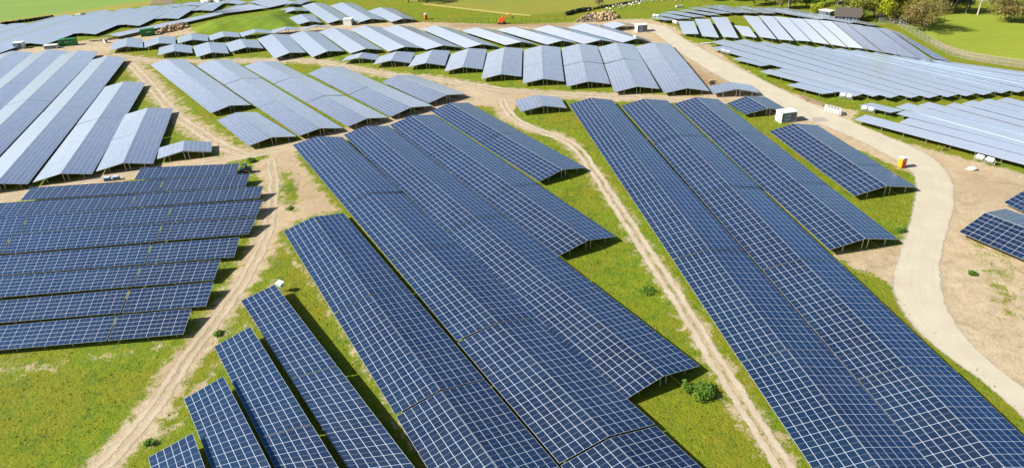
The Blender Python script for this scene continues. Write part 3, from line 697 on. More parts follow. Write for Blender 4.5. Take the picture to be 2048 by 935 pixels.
NJ = ['front short row ending at twin white inverters', 'second row from the front', 'third row, reaching left to the road inverters', 'fourth row from the front', 'fifth row from the front', 'sixth row from the front', 'seventh row from the front', 'eighth row from the front',
      'ninth row from the front', 'eighth row from the back', 'seventh row from the back', 'sixth row from the back', 'fifth row from the back', 'fourth row from the back', 'third row from the back', 'second row from the back']
prow(J, [n + ', middle right field' for n in NJ], G, 'pale lavender table')
mono((1573.5,170),(1644.8,188),(1601,165),(1678,184), 'tiny front row with tall posts, middle right field', G, look='pale lavender table', zl=1.35, zh=1.1, low_posts=3.0, nv=5)
mono((1464,117.5),(1522.6,132),(1490,113),(1551,128.5), 'short one with bare posts by the road', G, look='pale lavender table', zl=1.35, zh=1.1, low_posts=3.4, nv=5)
G = 'pale single slope rows of the lower right field'
K = [((1708.6,238.8),(2048,328.8)), ((1798,244.4),(2036,306)), ((1793,227.5),(2048,292.6)), ((1792,213.5),(2048,284)), ((1838,210),(2048,268)), ((1891,211),(2048,253)), ((1924.6,207.5),(2048,240)), ((1959.7,203),(2048,226)), ((1994.7,200.6),(2048,214)), ((2024.8,196),(2048,202))]
NK = ['front row with posts beside the road', 'second row', 'third row', 'fourth row', 'fifth row', 'sixth row', 'third row from the back', 'second row from the back', 'rearmost row']
prow(K, [n + ', lower right field' for n in NK], G, 'pale striped blue table', ext=22)
mono((1719,210.6),(1781,225),(1743,205),(1808,220.5), 'short one above twin white inverters', G, look='pale striped blue table', zl=1.35, zh=1.1, low_posts=3.4, nv=5)
# --- top right slats
G = 'pale single slope tables at the top right'
I = [((1300,35.7),(1332,41),(1353,39.5),(1321,34)), ((1311,28.5),(1357.5,38),(1384,36.3),(1330,26.5)), ((1328,23.8),(1388,34.4),(1412,32.8),(1347.5,21.9)), ((1356,20),(1418.8,30.6),(1440,28.5),(1373.8,18.8)),
     ((1377.5,16),(1445,27.3),(1466,25.6),(1393.8,13.8)), ((1402.5,11.9),(1472.5,26),(1494,25.0),(1420,11)), ((1425.6,10.6),(1500,26.5),(1520.6,25.8),(1443,10.0)), ((1472,13),(1529,27.0),(1552,26.5),(1490,12.5)),
     ((1500,16),(1636,39),(1660,37),(1520,14.5)), ((1528,16),(1700,46),(1718,43.5),(1546,14.5)), ((1552,17.5),(1745,51),(1760,48.8),(1570,16.0))]
WI = ['front left tiny one beside the road', 'second from left', 'third from left', 'fourth from left', 'fifth from left', 'fourth last', 'third last of the short ones', 'last of the short ones', 'front long strip', 'second long strip', 'rear long strip nearest the house']
for (a, b, c, d), w in zip(I, WI):
    mono(a, b, d, c, w + ' at the top right', G, look='white glinting sloping table', zl=1.3, zh=1.05, low_posts=5, nv=5)
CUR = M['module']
# --- dark tables at the right frame edge
G = 'dark gabled tables at the right frame edge'
gable((2011.6,415.5),(1917.7,463),(2142,458),(2060,528.5), 'near one cut by the right frame edge', G, look='dark navy gabled table', ext=22)
mono((2007.6,404),(2062,431),(2062,372),(2125,400), 'behind the dark gabled one at right frame edge', G, look='dark navy sloping table', zl=.8, zh=1.8, ext=10)
# ------------------------------------------------------------------ fences
def wire_mat():
    k = NT('fence_wire_mesh'); uv = k.n('UVMap', uv_map='UVMap').outputs[0]; sx = k.n('SeparateXYZ'); k.t.links.new(uv, sx.inputs[0])
    def ln(x, n): return k.math('LESS_THAN', k.math('FRACT', k.math('MULTIPLY', x, n)), .06)
    k.base((.60, .64, .64), .5, .4); k.set(k.b.inputs['Alpha'], k.math('MAXIMUM', ln(sx.outputs[0], 6), ln(sx.outputs[1], 6))); return k.m
M['wire'] = wire_mat()
def fence(ps, h, step, label, mat='galv', wire=True, r=.05):
    q = uns(ps); root = empty('wire_fence', q[0], label, 'fence'); o = q[0]
    L = [0.0]
    for a, b in zip(q, q[1:]): L.append(L[-1] + (b - a).length)
    def at(t):
        for i in range(len(q) - 1):
            if t <= L[i + 1] or i == len(q) - 2: return q[i].lerp(q[i + 1], (t - L[i]) / (L[i + 1] - L[i])) - o
    n = int(L[-1] / step); ts = [L[-1] * i / n for i in range(n + 1)]
    pm = MB(); pm.tube((0, 0, 0), (0, 0, h), r, n=5); pm.box((0, 0, h + .02), (r * 2.4, r * 2.4, .05)); me = pm.mesh('post'); me.materials.append(M[mat])
    for t in ts:
        p = bpy.data.objects.new('post', me); COL.objects.link(p); p.parent = root; p.location = at(t)
    rl = MB()
    for a, b in zip(ts, ts[1:]):
        for z in (.12, h * .5, h - .06): rl.tube(at(a) + Vector((0, 0, z)), at(b) + Vector((0, 0, z)), .022, n=4, caps=False)
    rl.build('rail', M[mat], root)
    if wire:
        w = MB()
        for a, b in zip(ts, ts[1:]):
            A, B = at(a), at(b); s = Vector((0, .03, 0))
            w.face([A + s, B + s, B + s + Vector((0, 0, h)), A + s + Vector((0, 0, h))], 0, [(a, 0), (b, 0), (b, h), (a, h)])
        w.build('wire_mesh', M['wire'], root)
    return root
fence([(1797,52),(1822,66),(1845,80),(1866,92),(1885,103),(1912,114),(1950,122),(2000,130),(2060,138),(2150,150)], 2.2, 3.0, 'long pale wire mesh fence curving between upper right tables and meadow')
fence([(768,22),(800,28),(822,40),(850,45),(900,45.5),(960,46.5),(1024,46),(1080,43.5),(1130,41)], 1.7, 3.2, 'dark post and wire fence between far sand strip and green slope', 'black', False, .06)
fence([(1757,47),(1800,50)], 2.0, 2.6, 'short grey mesh fence beside the teal gate', 'galv', True)
g = empty('site_gate', un((1764, 44)), 'teal metal gate in front of the yellow green tree', 'gate')
mb = MB()
for x in (-2.4, 0, 2.4): mb.box((x, 0, 1.1), (.12, .12, 2.2))
mb.build('gate_post', M['teal'], g)
mb = MB()
for s in (-1, 1):
    for i in range(9): mb.box((s * 1.2 + (i - 4) * .25, .01, 1.05), (.14, .04, 1.8))
    for z in (.25, 1.85): mb.box((s * 1.2, -.03, z), (2.2, .05, .08))
mb.build('gate_leaf', M['teal'], g)

# ------------------------------------------------------------------ trees and plants
def leaf_faces(mb, cs, n, size, squash=1.0):
    """n leaf clumps spread through the balls cs = [(centre, radius, weight)]"""
    w = np.array([c[2] for c in cs]); w = w / w.sum(); pick = rng.choice(len(cs), n, p=w)
    dirs = rng.normal(size=(n, 3)); dirs /= np.linalg.norm(dirs, axis=1)[:, None]; rad = rng.random(n) ** .45
    nr = rng.normal(size=(n, 3)); nr[:, 2] = np.abs(nr[:, 2]) + .3; sz = size * rng.uniform(.55, 1.35, n); an = rng.random(n) * 6.28
    for i in range(n):
        c, r, _ = cs[pick[i]]; p = Vector(c) + Vector(dirs[i] * rad[i] * r * np.array([1, 1, squash]))
        z = Vector(nr[i]).normalized(); x = z.orthogonal().normalized(); y = z.cross(x); a = an[i]
        u = (x * math.cos(a) + y * math.sin(a)) * sz[i]; v = (y * math.cos(a) - x * math.sin(a)) * sz[i] * .6
        mb.face([p - u, p + v * .9 - u * .1, p + u, p - v])
def tree(px, h, r, leaf, label, n=1500, size=.42, bare=False, bark='bark', trunk_h=.12, group='trees beyond the solar farm', name='tree', thick=.022, squash=.85):
    base = un(px) if len(px) == 2 else Vector(px); root = empty(name, base, label, 'tree', group)
    tb = MB(); ht = h * trunk_h; lean = Vector((random.uniform(-.04, .04) * h, random.uniform(-.03, .03) * h, 0))
    tr = h * thick; tb.tube((0, 0, -.1), lean * .4 + Vector((0, 0, ht)), tr * 1.35, tr, n=7)
    tips = []; blobs = []
    def limb(a, d, L, rr, lv):
        b = a + d * L; mid = a.lerp(b, .5) + Vector((random.uniform(-1, 1), random.uniform(-1, 1), .4)) * L * .06
        tb.tube(a, mid, rr, rr * .8, n=5, caps=False); tb.tube(mid, b, rr * .8, rr * .5, n=5, caps=False); tips.append(b)
        if lv > 0:
            for _ in range(3 if not bare else 4):
                t = random.uniform(.45, 1); s = a.lerp(b, t); nd = (d + Vector((random.uniform(-1, 1), random.uniform(-1, 1), random.uniform(-.25, .7))) * .75).normalized()
                limb(s, nd, L * random.uniform(.5, .72), rr * .48, lv - 1)
    k = 6
    for i in range(k):
        a = 6.28 * i / k + random.uniform(-.3, .3); up = random.uniform(.45, 1.3)
        d = Vector((math.cos(a), math.sin(a), up)).normalized(); limb(lean * .4 + Vector((0, 0, ht * random.uniform(.7, 1))), d, min(r, h * .5) * random.uniform(.55, .8), tr * .55, 2)
    limb(lean * .4 + Vector((0, 0, ht)), Vector((0, 0, 1)), h * .4, tr * .7, 2)
    tb.build('trunk', M[bark], root)
    cz = ht + (h - ht) * .5; nb = 16
    for i in range(nb):
        v = Vector((random.gauss(0, 1), random.gauss(0, 1), random.gauss(0, 1))).normalized() * random.uniform(.35, .8)
        blobs.append(((v.x * r, v.y * r, cz + v.z * (h - ht) * .5), r * random.uniform(.26, .46), random.uniform(.5, 1.3)))
    cb = MB(); leaf_faces(cb, blobs, n, size, squash)
    if bare:
        leaf_faces(cb, [(t, r * .14, 1) for t in tips], n // 2, size * .7)
    cb.build('crown', M[leaf], root); return root
tree((1846, 62), 13.5, 8.6, 'leaf_brown', 'large spreading tree with bare brown twigs beside the fence path', 2600, .30, True)
tree((1788, 48), 15, 8.4, 'leaf_yellow', 'bright yellow green tree behind the teal gate', 5200, .40, trunk_h=.05)
tree((1818, 46), 11, 4.6, 'leaf_yellow', 'smaller yellow green tree left of the spreading brown tree', 2400, .38, trunk_h=.05)
tree((1824, 53), 8, 3.6, 'leaf_brown', 'small twiggy tree at left foot of the spreading brown tree', 700, .28, True)
tree((1724, 39), 9.5, 6.2, 'leaf_olive', 'olive budding tree just right of the brown roofed house', 2600, .36)
tree((1748, 34), 10.5, 4.8, 'leaf_olive', 'taller olive tree between house and yellow green tree', 1500, .34)
tree((1700, 20), 9, 5, 'leaf_olive', 'budding tree standing behind the brown roofed house', 1200, .34, True)
tree((1886, 26), 11, 6, 'leaf_dark', 'dark evergreen tree at the meadow edge, left of pair', 2600, .40)
tree((1912, 25), 10, 5.6, 'leaf_dark', 'dark evergreen tree at the meadow edge, right of pair', 2400, .40)
tree((1931, 27), 9, 3.0, 'leaf_olive', 'slim white stemmed birch nearest the dark evergreens', 420, .26, False, 'birch', .45, thick=.016)
tree((1955, 30), 11, 3.0, 'leaf_brown', 'tallest white stemmed birch in the dry grass patch', 420, .26, True, 'birch', .45, thick=.018)
tree((1973, 24), 9, 2.6, 'leaf_pale', 'slim birch left of the round brown thicket', 320, .26, True, 'birch', .45, thick=.015)
tree((2012, 45), 9.5, 6.4, 'leaf_brown', 'round brown green thicket tree at the right meadow edge', 2400, .32, True, trunk_h=.12)
tree((2050, 45), 8, 3.6, 'leaf_pale', 'pinkish pale bare tree at the right frame edge', 1100, .30, True, trunk_h=.15)
tree((2030, 12), 10, 5, 'leaf_brown', 'brown bare tree behind the right thicket', 1000, .32, True)
tree((1985, 8), 9, 5, 'leaf_pale', 'pale bare tree far behind the birches', 900, .32, True)
tree((1631, 27), 4.6, 2.8, 'leaf_yellow', 'small round yellow green bush tree above white long tables', 900, .28, trunk_h=.12)
tree((1580, 17), 8.5, 4.2, 'leaf_olive', 'mottled olive tree right of the left lamp post', 1300, .34, True, trunk_h=.2)
tree((1563, 18), 8, 3.2, 'leaf_brown', 'dark brown bare tree left of the left lamp post', 900, .3, True)
tree((1612, 14), 9, 4, 'leaf_green', 'green tree behind the small yellow bush tree', 1100, .34)
tree((1648, 8), 9, 4.5, 'leaf_olive', 'olive tree casting long shadows over the far lawn', 1100, .34)
tree((1508, 12), 8.5, 3.6, 'leaf_yellow', 'yellow green tree above the long white table strips', 1300, .34)
tree((1532, 8), 8, 3.8, 'leaf_pale', 'pale bare tree right of the far yellow green tree', 800, .3, True)
tree((1470, 2), 8, 4.5, 'leaf_dark', 'dark tree on the skyline of the sheep slope', 1000, .36)
tree((1425, 0), 6, 4.5, 'leaf_brown', 'brown thicket above the sheep slope', 900, .34, True, trunk_h=.1)
tree((1395, -1), 5, 3.2, 'leaf_olive', 'low olive bush above the sheep slope', 700, .34, trunk_h=.1)
tree((1198, 12), 4.5, 2.2, 'leaf_pale', 'lone pale bare shrub at the hedge in the pasture', 350, .24, True)
tree((1672,10), 9, 4.6, 'leaf_olive', 'far olive tree behind the shorter street lamp', 1100, .36, False)
tree((1738,14), 10, 5, 'leaf_yellow', 'far yellow green tree behind the olive pair', 1500, .36, False)
tree((1758,30), 8, 4, 'leaf_olive', 'olive tree crowding the left side of bright yellow tree', 1200, .36, False)
tree((1868,10), 11, 5.5, 'leaf_olive', 'olive tree between brown spreading tree and dark evergreens', 1300, .36, False)
tree((1596,6), 8, 4, 'leaf_pale', 'pale budding tree above the mottled olive tree', 900, .36, True)
tree((1548,3), 8, 4, 'leaf_green', 'green tree far above the long white strips', 900, .36, False)
tree((1712,1), 9, 5, 'leaf_green', 'fresh green tree at top edge behind the house', 1200, .36, False)
for px, w in (((817, 5), 'left'), ((838, 4), 'middle'), ((852, 7), 'right')):
    tree(px, 12, 4.2, 'leaf_brown', f'{w} one of three tall bare trees at the pasture corner', 900, .3, True, trunk_h=.4)

def shrub(px, r, h, leaf, label, n=400, size=.2, cat='bush', name='bush'):
    base = un(px); root = empty(name, base, label, cat)
    cs = [((math.cos(a) * r * q, math.sin(a) * r * q, h * z), r * .42, 1) for a, q, z in [(random.uniform(0, 6.3), random.uniform(.1, .72), random.uniform(.3, .68)) for _ in range(11)]]
    sb = MB()
    for c, _, _ in cs: sb.tube((0, 0, 0), c, .03, .012, n=4, caps=False)
    sb.build('stem', M['bark'], root); cb = MB(); leaf_faces(cb, cs, n, size, .8); cb.build('foliage', M[leaf], root)
shrub((1402, 784), 2.1, .9, 'leaf_green', 'dense round green bush between gabled table end and dirt track', 2600, .16)
shrub((1375, 778), 1.1, .9, 'leaf_green', 'low leafy tuft at left foot of the dense round bush', 500, .15)
shrub((508, 322), 1.5, .9, 'leaf_green', 'low green bush north of the worker and vehicle', 500, .18)
shrub((437, 668), .8, .5, 'leaf_green', 'dark weedy bush between dirt track and sloping tables', 420, .16)
shrub((1946, 548), .8, .4, 'leaf_green', 'single weed clump on the bare soil right of road', 320, .15)
shrub((1296, 582), 1.7, .3, 'leaf_green', 'dark weed patch in the grass left of middle track', 450, .16)
shrub((578, 418), .9, .3, 'leaf_green', 'small weed clump on the dirt junction', 260, .15)
shrub((303, 886), .8, .6, 'leaf_green', 'weed clump at top corner of the lowest sloping table', 260, .14)
shrub((1800, 462), 1.3, .6, 'leaf_green', 'weedy tuft beside the road at the gabled table end', 380, .15)
shrub((1882, 298), 1.3, .5, 'leaf_olive', 'dry weed clump beside the road near inverters', 260, .16)

def hedge(ps, w, h, leaf, label, n):
    q = uns(ps); root = empty('hedge', q[0], label, 'hedge'); cs = []
    for a, b in zip(q, q[1:]):
        k = max(2, int((b - a).length / 1.2))
        for i in range(k): p = a.lerp(b, i / k) - q[0]; cs.append(((p.x, p.y, h * .5), w * random.uniform(.5, .75), 1))
    cb = MB(); leaf_faces(cb, cs, n, .35, .7); cb.build('foliage', M[leaf], root)
    sb = MB()
    for c, _, _ in cs[::2]: sb.tube((c[0], c[1], 0), (c[0] + .2, c[1], h * .7), .05, .03, n=4, caps=False)
    sb.build('stem', M['bark'], root)
hedge([(1134, 31), (1150, 26), (1185, 20)], 1.5, 1.5, 'leaf_dark', 'dark scrub hedge between pasture and sheep slope', 1800)
hedge([(1188, 19), (1230, 12), (1290, 1)], .8, .9, 'leaf_dark', 'thin dark hedge line climbing beside the sheep', 1500)
hedge([(6, 50), (60, 43), (112, 35)], 1.4, 1.3, 'leaf_dark', 'dark leafy strip in place of a navy table slope at upper left', 2600)  # foliage strip standing in for a dark navy table slope

def grass_tufts():
    """tufts too many to count over the nearer grass"""
    N = 60000; P = np.stack([rng.uniform(-85, 75, N), rng.uniform(44, 190, N)], 1)
    d, b = masks(P)
    for nm_ps, w in (([(1002,196),(1012,218),(1036,244),(1080,262),(1125,276),(1160,300),(1190,345),(1262,455),(1340,572),(1432,720),(1535,882),(1640,1040)], 3.2), ([(150,990),(255,880),(340,766),(420,655),(505,530),(545,410),(540,318)], 3.2)):
        d = np.maximum(d, seg_dist(P, pts2(nm_ps)) < w / 2)
    patch = np.sin(P[:, 0] * .7 + np.sin(P[:, 1] * .5) * 2) + np.sin(P[:, 1] * .9 + P[:, 0] * .3)
    keep = (rng.random(N) > d * 1.7 + .15) & (patch + rng.normal(size=N) * 1.6 > -.2); P = P[keep]; n = len(P); mb = MB()
    sc_ = rng.uniform(.05, .12, n) * (1 + .5 * (rng.random(n) > .95)); an = rng.random(n) * 6.28
    V = []; F = []
    for i in range(n):
        x, y = P[i]; s = sc_[i]
        for j in range(2):
            a = an[i] + j * 1.7; dx, dy = math.cos(a) * s, math.sin(a) * s; b = len(V)
            V += [(x - dx, y - dy, 0), (x + dx, y + dy, 0), (x + dx * .7 + dy * .5, y + dy * .7 - dx * .5, s * .8), (x - dx * .6 + dy * .4, y - dy * .6 - dx * .4, s * .9)]; F.append((b, b + 1, b + 2, b + 3))
    me = bpy.data.meshes.new('grass'); me.from_pydata(V, [], F); me.update()
    o = link_mesh('grass', me, leaf_mat('grass_blades', (.15, .22, .010), (.22, .25, .014), (.10, .17, .008), .45))
    props(o, 'yellow green grass tufts growing between the tables and tracks', 'grass', kind='stuff')
grass_tufts()

# ------------------------------------------------------------------ site objects
def face_z(p, q): a, b = un(p), un(q); return math.atan2(b.y - a.y, b.x - a.x)
def cabin(px, rz, size, label, side='door', louvres=2):
    """transformer cabin: local +x along its long front, front at -y"""
    w, d, h = size; root = empty('transformer_cabin', un(px), label, 'cabin', rz=rz)
    MB().bbox((0, 0, h / 2 + .1), (w, d, h), .03).build('body', M['white'], root)
    MB().bbox((0, 0, h + .18), (w + .25, d + .25, .16), .04).build('roof', M['white'], root)
    MB().box((0, 0, .05), (w + .1, d + .1, .1)).build('plinth', M['light_grey'], root)
    MB().bbox((0, -d / 2 - .02, h / 2 + .1), (w - .3, .05, h - .25), .01).build('front_panel', M['door_grey'], root)
    for i in range(louvres):
        lb = MB(); zc = .1 + h * (.3 + .38 * i) ; lw = w * .42
        lb.box((-w * .12, -d / 2 - .06, zc), (lw, .03, h * .27))
        for s in range(5): lb.box((-w * .12, -d / 2 - .085, zc - h * .11 + s * h * .055), (lw * .94, .03, .03))
        lb.build('louvre', M['louvre'], root)
    hb = MB(); hb.box((w * .3, -d / 2 - .07, h * .5), (.05, .05, .3)); hb.build('handle', M['galv'], root)
cabin((1571, 241), face_z((1562, 249), (1592, 245)), (4.0, 2.6, 2.3), 'white transformer cabin with grey front beside the sand road')
cabin((1282, 63), face_z((1274, 68), (1294, 66)), (3.8, 2.4, 2.3), 'white transformer cabin near the top of the sand road')
cabin((698, 50), face_z((700, 55), (712, 46)), (3.0, 3.4, 2.3), 'white cabin with dark blue doors above the far centre row')
cabin((41, 97), face_z((34, 101), (48, 100)), (3.4, 2.6, 2.2), 'grey cabin at the foot of the white glinting rows')
cabin((104, 97), face_z((92, 99), (116, 97)), (4.6, 2.0, 1.2), 'low white roofed unit between grey cabin and green container', louvres=1)

def container(px, rz, size, label, marks):
    w, d, h = size; root = empty('shipping_container', un(px), label, 'container', rz=rz)
    mb = MB(); mb.box((0, 0, h / 2 + .05), (w, d, h))
    n = int(w / .3)
    for i in range(n):
        for s in (-1, 1): mb.box((-w / 2 + (i + .5) * w / n, s * (d / 2 + .02), h / 2 + .05), (w / n * .55, .045, h * .86))
    mb.build('body', M['green'], root)
    fb = MB()
    for x in (-1, 1):
        for y in (-1, 1): fb.box((x * (w / 2 - .04), y * (d / 2 - .02), h / 2 + .05), (.14, .16, h + .06))
    for z in (.08, h + .06):
        for y in (-1, 1): fb.box((0, y * (d / 2 - .02), z), (w - .2, .15, .12))
    fb.build('corner_frame', M['green'], root)
    db = MB()
    for y in (-1, 1): db.box((-w / 2 - .025, y * d * .24, h / 2 + .05), (.05, d * .44, h * .9))
    dd = db.build('door', M['green'], root)
    lb = MB()
    for y in (-.6, -.2, .2, .6): lb.tube((-w / 2 - .07, y * d * .4, .3), (-w / 2 - .07, y * d * .4, h - .2), .03, n=5)
    lb.build('lock_rod', M['galv'], dd)
    kb = MB()
    for x, ww, hh in marks: kb.box((x * w, -d / 2 - .055, h * .62), (ww, .02, hh))
    kb.build('painted_marks', M['white'], root)
container((138, 91), face_z((124, 95), (158, 92)), (6.0, 2.4, 2.5), 'long green container with white marks, left one', [(-.38, .2, .3), (-.33, .18, .3), (-.10, .15, .35), (-.05, .2, .3), (.02, .12, .4), (.08, .2, .35), (.13, .18, .4), (.30, .25, .3)])
container((297, 71), face_z((285, 76), (315, 72)), (5.2, 2.4, 2.5), 'shorter green container below the mauve tables, right one', [(-.05, .2, .4), (.03, .15, .4), (.10, .12, .4), (.17, .2, .4), (.23, .2, .4)])

def toilet(px, rz, label):
    root = empty('portable_toilet', un(px), label, 'portable toilet', rz=rz)
    mb = MB(); mb.bbox((0, 0, 1.08), (1.12, 1.12, 2.0), .05)
    for s in (-1, 1):
        for i in range(3): mb.box((s * .565, -.33 + i * .33, 1.05), (.03, .16, 1.7))
    mb.build('cabin_walls', M['yellow'], root)
    d = MB().bbox((0, -.58, 1.05), (.98, .06, 1.86), .02).build('door', M['red'], root)
    MB().box((.34, -.63, 1.05), (.06, .05, .16)).build('handle', M['black'], d)
    MB().box((-.05, -.62, 1.62), (.32, .02, .18)).build('door_sign', M['white'], d)
    rb = MB(); rb.bbox((0, 0, 2.13), (1.22, 1.22, .12), .05); rb.bbox((0, 0, 2.25), (.95, .95, .16), .12); rb.build('roof', M['white'], root)
    MB().tube((.35, .35, 2.2), (.35, .35, 2.5), .05, n=8).build('vent_pipe', M['black'], root)
    MB().box((0, 0, .05), (1.2, 1.2, .1)).build('skid_base', M['black'], root)
toilet((1802, 334), face_z((1801, 339), (1811, 337)), 'orange and red portable toilet beside the sand road')
toilet((852, 39), .3, 'small orange portable toilet on the far green slope')

def inverters(p0, p1, label, n=2):
    """rack with rounded white inverter boxes, spanning p0-p1 on the ground"""
    a, b = un(p0), un(p1); L = (b - a).length; root = empty('inverter_rack', (a + b) / 2, label, 'inverter', 'white inverter racks at the table ends', math.atan2(b.y - a.y, b.x - a.x))
    fb = MB()
    for i in range(n + 1): fb.box((-L / 2 + L * i / n, 0, .55), (.09, .09, 1.1))
    for z in (.35, .75): fb.box((0, -.03, z), (L + .15, .05, .07))
    fb.build('rack_frame', M['galv'], root)
    for i in range(n):
        w = L / n * .80; x = -L / 2 + L * (i + .5) / n
        bb = MB(); bb.bbox((0, 0, 0), (w, .85, .42), .13); o = bb.build('inverter_box', M['white'], root, smooth=False); o.location = (x, -.10, 1.12); o.rotation_euler = (R_(38), 0, 0)
        pb = MB(); pb.box((x, .06, .58), (w * .8, .12, .34)); pb.build('cable_box', M['light_grey'], root)
inverters((1678, 196), (1704, 201), 'twin white inverter boxes at the end of the front pale row')
inverters((1721, 222), (1748, 228), 'twin white inverter boxes above the striped front row')
inverters((1948, 320), (1988, 331), 'twin large white inverter boxes beside the road bend')
inverters((1441, 107), (1459, 112), 'twin white inverter boxes at the left tip of pale rows')
inverters((1305, 36), (1318, 37.5), 'twin white boxes at the top of the sand road')
inverters((1345, 48), (1355, 51), 'single white box beside the upper right short table', 1)

# pole cabinet in the foreground
c = empty('pole_cabinet', un((564, 582)), 'pale blue cabinet on twin posts at top of the sloping tables', 'electrical cabinet', rz=R_(-32))
for s in (-1, 1):
    MB().box((s * .22, .05, .6), (.09, .07, 1.2)).build('leg', M['galv'], c)
MB().bbox((0, 0, 1.32), (.95, .55, .62), .03).build('cabinet_box', M['cabinet'], c)
rf = MB(); rf.box((0, -.05, 1.71), (1.25, .95, .06), tilt=Matrix.Rotation(R_(14), 3, 'X')); rf.build('rain_roof', M['cabinet'], c)
d = MB().box((0, -.29, 1.32), (.8, .03, .5)).build('door', M['light_grey'], c); MB().box((.3, -.32, 1.32), (.05, .04, .14)).build('handle', M['black'], d)

# worker, vehicle and crates at the dirt junction
v = empty('utility_vehicle', un((493, 345)), 'dark teal utility vehicle on the dirt behind the sloping tables', 'utility vehicle', rz=R_(8))
mb = MB(); mb.bbox((0, 0, .75), (2.5, 1.25, .45), .08); mb.bbox((-.85, 0, 1.05), (.75, 1.2, .3), .08); mb.bbox((.7, 0, 1.08), (1.05, 1.2, .28), .05); mb.build('body', M['teal'], v)
mb = MB(); mb.bbox((-.05, -.3, 1.08), (.5, .5, .18), .05); mb.bbox((.16, -.3, 1.38), (.14, .5, .5), .05); mb.bbox((-.05, .3, 1.08), (.5, .5, .18), .05); mb.bbox((.16, .3, 1.38), (.14, .5, .5), .05); mb.build('seat', M['black'], v)
rb = MB()
for x in (-.5, .32):
    for y in (-.56, .56): rb.tube((x, y, .95), (x * .8, y, 2.0), .035, n=5)
rb.bbox((-.07, 0, 2.02), (.95, 1.2, .06), .02); rb.build('roll_cage', M['teal'], v)
for x in (-.85, .85):
    for y in (-.66, .66):
        w = MB(); w.tube((x, y - .13, .36), (x, y + .13, .36), .36, n=14); wo_ = w.build('wheel', M['black'], v)
        r2 = MB(); r2.tube((x, y - .145, .36), (x, y + .145, .36), .17, n=10); r2.build('rim', M['galv'], wo_)
MB().box((.2, -.68, .58), (1.2, .06, .14)).build('side_step', M['red'], v)

def person(px, label, rz):
    root = empty('person', un(px), label, 'person', rz=rz)
    V = {'pel': (0, 0, .95), 'sp': (0, .01, 1.15), 'ch': (0, .02, 1.36), 'nk': (0, .01, 1.50), 'hd': (0, -.02, 1.60), 'ht': (0, -.02, 1.72),
         'hl': (.10, 0, .90), 'kl': (.12, -.05, .50), 'al': (.13, .02, .09), 'fl': (.14, -.14, .04), 'hr': (-.10, 0, .90), 'kr': (-.12, -.03, .50), 'ar': (-.13, .05, .09), 'fr': (-.14, -.11, .04),
         'sl': (.20, .02, 1.42), 'el': (.29, .0, 1.14), 'wl': (.25, -.18, .94), 'ml': (.24, -.26, .89), 'sr': (-.20, .02, 1.42), 'er': (-.30, -.02, 1.14), 'wr': (-.22, -.24, 1.0), 'mr': (-.20, -.32, .97)}
    rad = {'pel': .15, 'sp': .14, 'ch': .165, 'nk': .062, 'hd': .10, 'ht': .075, 'hl': .10, 'kl': .068, 'al': .05, 'fl': .045, 'hr': .10, 'kr': .068, 'ar': .05, 'fr': .045, 'sl': .075, 'el': .05, 'wl': .038, 'ml': .034, 'sr': .075, 'er': .05, 'wr': .038, 'mr': .034}
    E_ = [('pel', 'sp'), ('sp', 'ch'), ('ch', 'nk'), ('nk', 'hd'), ('hd', 'ht'), ('pel', 'hl'), ('hl', 'kl'), ('kl', 'al'), ('al', 'fl'), ('pel', 'hr'), ('hr', 'kr'), ('kr', 'ar'), ('ar', 'fr'), ('ch', 'sl'), ('sl', 'el'), ('el', 'wl'), ('wl', 'ml'), ('ch', 'sr'), ('sr', 'er'), ('er', 'wr'), ('wr', 'mr')]
    ks = list(V); me = bpy.data.meshes.new('body'); me.from_pydata([V[k] for k in ks], [(ks.index(a), ks.index(b)) for a, b in E_], [])
    o = bpy.data.objects.new('body', me); COL.objects.link(o); sk = o.modifiers.new('skin', 'SKIN'); sb = o.modifiers.new('sub', 'SUBSURF'); sb.levels = sb.render_levels = 1
    if not me.skin_vertices: me.skin_vertices.new()
    for i, k in enumerate(ks): me.skin_vertices[0].data[i].radius = (rad[k], rad[k] * (.72 if k in ('pel', 'sp', 'ch') else 1)); 
    me.skin_vertices[0].data[0].use_root = True
    dg = bpy.context.evaluated_depsgraph_get(); nm = bpy.data.meshes.new_from_object(o.evaluated_get(dg)); bpy.data.objects.remove(o)
    for mt in (M['trouser'], M['hivis'], M['skin']): nm.materials.append(mt)
    for p in nm.polygons:
        z = p.center.z; p.use_smooth = True
        hand = abs(p.center.x) > .17 and z < 1.02 and p.center.y < -.16
        p.material_index = 2 if z > 1.50 or hand else (1 if z > .93 else 0)
    nm.name = 'body'; b = bpy.data.objects.new('body', nm); COL.objects.link(b); b.parent = root
    hb = MB(); bm = bmesh.new(); bmesh.ops.create_uvsphere(bm, u_segments=12, v_segments=8, radius=.125)
    for f in bm.faces:
        if f.calc_center_median().z > -.01: hb.face([(v_.co.x, v_.co.y * 1.12 - .02, v_.co.z + 1.675) for v_ in f.verts])
    bm.free(); hb.box((0, -.15, 1.68), (.2, .1, .015)); hb.build('helmet', M['hivis'], b)
person((493.5, 338), 'person in yellow hi-vis jacket and helmet behind the teal vehicle', R_(10))
def crate(px, label, col='blue'):
    r = empty('plastic_crate', un(px), label, 'crate', 'blue crates on the lane', R_(6))
    mb = MB()
    for s in (-1, 1): mb.box((s * .58, 0, .45), (.05, .82, .75)); mb.box((0, s * .39, .45), (1.1, .05, .75))
    mb.box((0, 0, .12), (1.1, .74, .06))
    for x in (-.45, 0, .45): mb.box((x, 0, .05), (.12, .8, .1))
    mb.build('crate_body', M[col], r); MB().bbox((0, 0, .86), (1.24, .88, .06), .02).build('lid', M['cabinet'], r)
crate((216, 361), 'left one of two blue crates on the dirt lane')
crate((234, 359), 'right one of two blue crates on the dirt lane')

